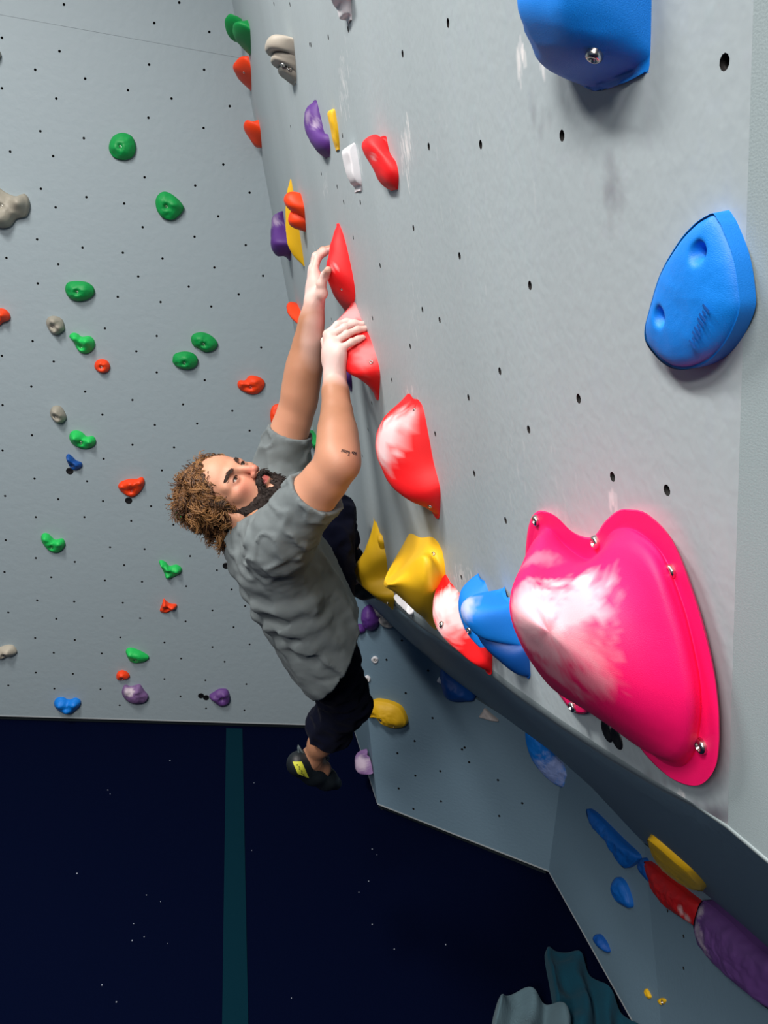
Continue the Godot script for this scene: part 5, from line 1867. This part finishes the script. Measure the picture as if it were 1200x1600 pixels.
func shirt(person: Node3D, org: Vector3, N: Vector3, P: Vector3, RS: Vector3, LS: Vector3, RE: Vector3, LE: Vector3, RH: Vector3, LH: Vector3) -> void:
	var sp := (P - N).normalized()
	var lat := (RS - LS)
	lat = (lat - sp * lat.dot(sp)).normalized()
	var fr := lat.cross(sp).normalized()
	if fr.x < 0:
		fr = -fr
	var b := Basis(lat, sp, fr)
	var L := P.distance_to(N)
	var f := Field.new()
	f.bone(RS + sp * 0.02, LS + sp * 0.02, 0.070, 0.070, 0.05)
	f.bone(N + sp * 0.015, N + sp * 0.06, 0.066, 0.095, 0.05)
	f.ball(N + sp * L * 0.30 + fr * 0.012, Vector3(0.175, 0.17, 0.118), 0.05, false, b)
	f.ball(N + sp * L * 0.62 + fr * 0.006, Vector3(0.165, 0.20, 0.120), 0.05, false, b)
	f.ball(N + sp * L * 0.98 - fr * 0.004, Vector3(0.165, 0.18, 0.114), 0.05, false, b)
	# sleeves
	for s in 2:
		var S: Vector3 = [RS, LS][s]
		var E: Vector3 = [RE, LE][s]
		var d := (E - S).normalized()
		var cuff: float = [0.172, 0.150][s]
		f.bone(S, S + d * cuff, 0.071, [0.066, 0.061][s], 0.035)
		f.bone(N + sp * L * 0.32 + (S - N.lerp(P, 0.3)) * 0.55, S + d * 0.05, 0.070, 0.062, 0.04)
	# open ends: sleeves, hem, collar
	for s in 2:
		var S: Vector3 = [RS, LS][s]
		var E: Vector3 = [RE, LE][s]
		var d := (E - S).normalized()
		var cuff: float = [0.172, 0.150][s]
		f.bone(S + d * 0.05, S + d * 0.30, 0.050, [0.054, 0.049][s], 0.004, true)
		f.ball(S + d * (cuff + 0.09), Vector3(0.12, 0.09, 0.12), 0.003, true, Basis(d.cross(Vector3.UP).normalized(), d, d.cross(d.cross(Vector3.UP)).normalized()))
	var hem := N + sp * (L * 1.03)
	var hn2 := (sp + fr * 0.55).normalized()
	f.ball(hem - sp * 0.012 + hn2 * 1.5, Vector3(1.5, 1.5, 1.5), 0.003, true)
	f.ball(hem + sp * 0.02, Vector3(0.148, 0.12, 0.095), 0.004, true, b)
	var hn := (HEAD * Vector3(0, -0.05, -0.03) - N).normalized()
	f.bone(N + hn * 0.0, N + hn * 0.16, 0.066, 0.075, 0.004, true)
	var axis1 := (sp * 0.9 + fr * 0.3 + lat * 0.1).normalized()
	var axis2 := (sp * 0.35 - fr * 0.8 + lat * 0.35).normalized()
	var O := RS + Vector3(0.03, -0.05, 0)
	var soft := FastNoiseLite.new()
	soft.seed = 12
	soft.frequency = 1.0
	soft.fractal_octaves = 2
	soft.fractal_gain = 0.35
	f.post = func(p: Vector3, d: float) -> float:
		if absf(d) > 0.04:
			return d
		var r := p - O
		var al := r.dot(sp)
		var sl := r.dot(lat)
		var sf := r.dot(fr)
		# long creases run from the arm pit down to the hem
		var a1 := soft.get_noise_3d(al * 1.6 + sf * 1.2, sl * 7.0, sf * 7.0 - al * 1.5)
		var f1 := (0.30 - absf(a1)) * 0.034 * clampf(al / 0.16, 0.0, 1.0)
		# curved folds wrap round the back under the shoulder
		var ph := al - 0.45 * sl * sl * 6.0 - 0.35 * (sf + 0.1) + 0.03 * soft.get_noise_3d(sl * 6.0, 3.0, al * 3.0)
		var f2 := sin(ph * TAU / 0.075) * 0.0065 * exp(-pow((al - 0.13) / 0.12, 2)) * clampf(0.5 - sf * 6.0, 0.1, 1.0)
		# fine wrinkles of thin jersey
		var f3 := soft.get_noise_3d(p.x * 16.0, p.y * 24.0, p.z * 16.0) * 0.0035
		var f4 := maxf(0.0, 0.22 - absf(soft.get_noise_3d(p.x * 9.0 + 4.0, p.y * 9.0, p.z * 9.0))) * 0.03 * clampf((0.06 - al) / 0.1, 0.0, 1.0)
		return d - f1 - f2 - f4 + f3
	var mb := MB.new()
	f.mesh(mb, 0.0055)
	var o := obj("shirt", mb.build(Vector3.ZERO, false, org), cloth_mat(Color(0.44, 0.48, 0.49)), person)
	o.set_meta("label", "plain grey short-sleeved t-shirt")
	# collar ring
	var col := MB.new()
	var path := PackedVector3Array()
	var rad := PackedFloat32Array()
	var c := N + hn * 0.012
	var u := hn.cross(lat).normalized()
	var w := hn.cross(u).normalized()
	for k in 41:
		var a := TAU * k / 40
		path.append(c + (u * cos(a) + w * sin(a)) * 0.069 - hn * 0.012 * cos(a))
		rad.append(0.0065)
	col.tube(path, rad, 8, false)
	obj("collar", col.build(Vector3.ZERO, false, org), cloth_mat(Color(0.38, 0.42, 0.43)), o)

func trousers(person: Node3D, org: Vector3, P: Vector3, RH: Vector3, LH: Vector3, RK: Vector3, LK: Vector3, RA: Vector3, LA: Vector3) -> void:
	var f := Field.new()
	f.bone(RH, LH, 0.068, 0.066, 0.05)
	f.bone(P + (P - RK) * 0.05, P, 0.07, 0.07, 0.05)
	f.chain([RH, RH.lerp(RK, 0.45), RK], [0.068, 0.080, 0.075], 0.03)
	var rc := RK.lerp(RA, 0.50)
	f.bone(RK, rc, 0.078, 0.070, 0.02)
	f.bone(rc.lerp(RK, 0.18), rc, 0.075, 0.075, 0.004)
	f.chain([LH, LH.lerp(LK, 0.45), LK], [0.074, 0.066, 0.052], 0.03)
	var lc := LK.lerp(LA, 0.72)
	f.bone(LK, lc, 0.052, 0.046, 0.02)
	for q in [[RK, rc, 0.055, RA], [LK, lc, 0.038, LA]]:
		var d: Vector3 = (q[3] - q[0]).normalized()
		f.bone(q[1] - d * 0.04, q[1] + d * 0.15, q[2], q[2] + 0.01, 0.003, true)
		f.ball(q[1] + d * 0.10, Vector3(0.2, 0.10, 0.2), 0.003, true, Basis(d.cross(Vector3.BACK).normalized(), d, d.cross(d.cross(Vector3.BACK)).normalized()))
	var soft := FastNoiseLite.new()
	soft.seed = 5
	soft.frequency = 1.0
	soft.fractal_octaves = 2
	f.post = func(p: Vector3, d: float) -> float:
		return d - (0.3 - absf(soft.get_noise_3dv(p * Vector3(8, 13, 8)))) * 0.022
	var mb := MB.new()
	f.mesh(mb, 0.0085)
	var o := obj("trousers", mb.build(Vector3.ZERO, false, org), cloth_mat(Color(0.045, 0.06, 0.13)), person)
	o.set_meta("label", "dark navy trousers rolled up below the knee")

func shoes(person: Node3D, org: Vector3, RA: Vector3, LA: Vector3) -> void:
	var rubber := relief(mat(Color(0.07, 0.10, 0.12), 0.5), 0.2, 10.0, 0.2)
	var yel := mat(Color(0.80, 0.82, 0.25), 0.55)
	var ink := mat(Color(0.06, 0.08, 0.08), 0.6)
	# the hanging right foot: heel at the left, toe pointing away down to the right
	var heel := at(465, 1196, 2.52)
	var toe := at(524, 1224, 2.66)
	var f := Field.new()
	f.bone(heel, heel.lerp(toe, 0.4), 0.033, 0.037, 0.02)
	f.bone(heel.lerp(toe, 0.4), heel.lerp(toe, 0.75), 0.037, 0.034, 0.02)
	f.bone(heel.lerp(toe, 0.75), toe, 0.034, 0.022, 0.02)
	f.bone(heel + Vector3(0.0, 0.015, 0.0), RA, 0.032, 0.040, 0.02)
	f.bone(RA - Vector3(0, 0.004, 0), RA + (RA - heel) * 0.6 + Vector3(0, 0.08, 0), 0.037, 0.050, 0.006, true)
	var mb := MB.new()
	f.mesh(mb, 0.005)
	var o := obj("shoe", mb.build(Vector3.ZERO, false, org), rubber, person)
	o.set_meta("label", "black climbing shoe with a lime yellow heel panel")
	# yellow panel that follows the heel
	var rows := []
	var ok := true
	for j in 7:
		var row := PackedVector3Array()
		var left := Vector2(457.5, 1190).lerp(Vector2(465, 1208), j / 6.0)
		var right := Vector2(471, 1190).lerp(Vector2(482.5, 1215), j / 6.0)
		for i in 6:
			var q := left.lerp(right, i / 5.0)
			var h := surf_at(mb, q.x, q.y)
			if h.is_empty():
				ok = false
				continue
			row.append(h[0] + h[1] * 0.0022)
		rows.append(row)
	if ok:
		var pm := MB.new()
		pm.grid(rows, false)
		var panel := obj("heel_panel", pm.build(-FA, false, org), yel, o)
		var lt := MB.new()
		for k in 6:
			var q := Vector2(465, 1194).lerp(Vector2(474, 1210), k / 5.5)
			var pth := PackedVector3Array()
			for j in 3:
				var h := surf_at(mb, q.x + [0.0, 1.6, 0.4][j] * (1 if k % 2 else -1), q.y + j * 0.9)
				if h.size():
					pth.append(h[0] + h[1] * 0.0030)
			if pth.size() == 3:
				lt.tube(pth, PackedFloat32Array([0.0010, 0.0012, 0.0010]), 5)
		if lt.v.size():
			obj("lettering", lt.build(Vector3.ZERO, false, org), ink, panel)
	# pull loops
	for q in [[467.0, 1168.0, 2.51], [509.0, 1180.0, 2.58]]:
		var a := at(q[0], q[1] + 9, q[2])
		var t := at(q[0] - 1.0, q[1] - 3.0, q[2])
		var w := at(q[0] + 5.0, q[1] + 7.0, q[2])
		var pth := smooth_open(PackedVector3Array([heel.lerp(a, 0.75), a, t, w, w.lerp(RA, 0.5)]), 16)
		var rd := PackedFloat32Array()
		for k in 16:
			rd.append(0.0035)
		var tabs := MB.new()
		tabs.tube(pth, rd, 6)
		obj("pull_loop", tabs.build(Vector3.ZERO, false, org), mat(Color(0.30, 0.36, 0.38), 0.5), o)
	# the raised left foot
	var g := Field.new()
	var h2 := at(554, 916, 2.74)
	var t2 := at(584, 926, 2.82)
	g.bone(h2, h2.lerp(t2, 0.5), 0.033, 0.034, 0.02)
	g.bone(h2.lerp(t2, 0.5), t2, 0.034, 0.022, 0.02)
	g.bone(h2 + Vector3(0, 0.01, 0), LA, 0.032, 0.036, 0.02)
	var mg := MB.new()
	g.mesh(mg, 0.006)
	obj("shoe", mg.build(Vector3.ZERO, false, org), rubber, person)

func build_cloths() -> void:
	var gz := {"o": Vector3(0, 0, 0), "n": Vector3.UP, "u": Vector3.RIGHT, "v": Vector3.FORWARD}
	towel("dark teal fleece towel crumpled on the mat at the lower wall", gz, Color(0.10, 0.27, 0.34), [851, 1491, 868, 1489, 897, 1498, 912, 1512, 925, 1535, 948, 1565, 980, 1603, 1000, 1645, 945, 1680, 885, 1665, 868, 1595, 859, 1545], 0.06, 3)
	towel("pale grey-blue fleece towel heaped at the bottom edge of the picture", gz, Color(0.36, 0.46, 0.50), [768, 1604, 775, 1580, 800, 1566, 830, 1576, 870, 1596, 890, 1630, 865, 1690, 790, 1700, 762, 1650], 0.09, 8)

func towel(label: String, pl: Dictionary, col: Color, outline: Array, h: float, sd: int) -> void:
	var ring := PackedVector3Array()
	var cen := Vector3.ZERO
	for q in px(outline):
		ring.append(on(pl, q.x, q.y))
	for p in ring:
		cen += p / ring.size()
	ring = smooth_closed(ring, 120)
	var rows := []
	var soft := FastNoiseLite.new()
	soft.seed = sd
	soft.frequency = 1.0
	soft.fractal_octaves = 2
	for k in 60:
		var r := 1.0 - k / 60.5
		var row := PackedVector3Array()
		for p in ring:
			var q := cen.lerp(p, r)
			var t := minf(1.0, (1.0 - r) * 7.0)
			var w := soft.get_noise_3d(q.x * 3.0, sd * 5.0, q.z * 3.0) * 0.05
			var al := q.x * 0.75 + q.z * 0.35 + w
			var fold := 0.5 + 0.5 * sin(al * TAU / 0.085 + sd)
			var z := h * (0.35 + 0.75 * fold + 0.5 * soft.get_noise_3d(q.x * 5.0, sd, q.z * 5.0)) * sqrt(t * (2.0 - t)) + 0.004
			z += noise.get_noise_3d(q.x * 150.0, 0, q.z * 150.0) * 0.0022 * t
			row.append(q + Vector3(0, maxf(z, 0.001) if k > 0 else 0.0, 0))
		rows.append(row)
	var mb := MB.new()
	mb.grid(rows, true)
	mb.fan(59 * 120, 120, cen + Vector3(0, h * 0.7, 0))
	var m := relief(mat(col, 1.0), 0.3, 14.0, 0.5, 2)
	m.metallic_specular = 0.05
	m.rim_enabled = true
	m.rim = 0.4
	var o := root_at("towel", cen)
	tag(o, label, "towel")
	obj("cloth", mb.build(Vector3.UP, false, cen), m, o)
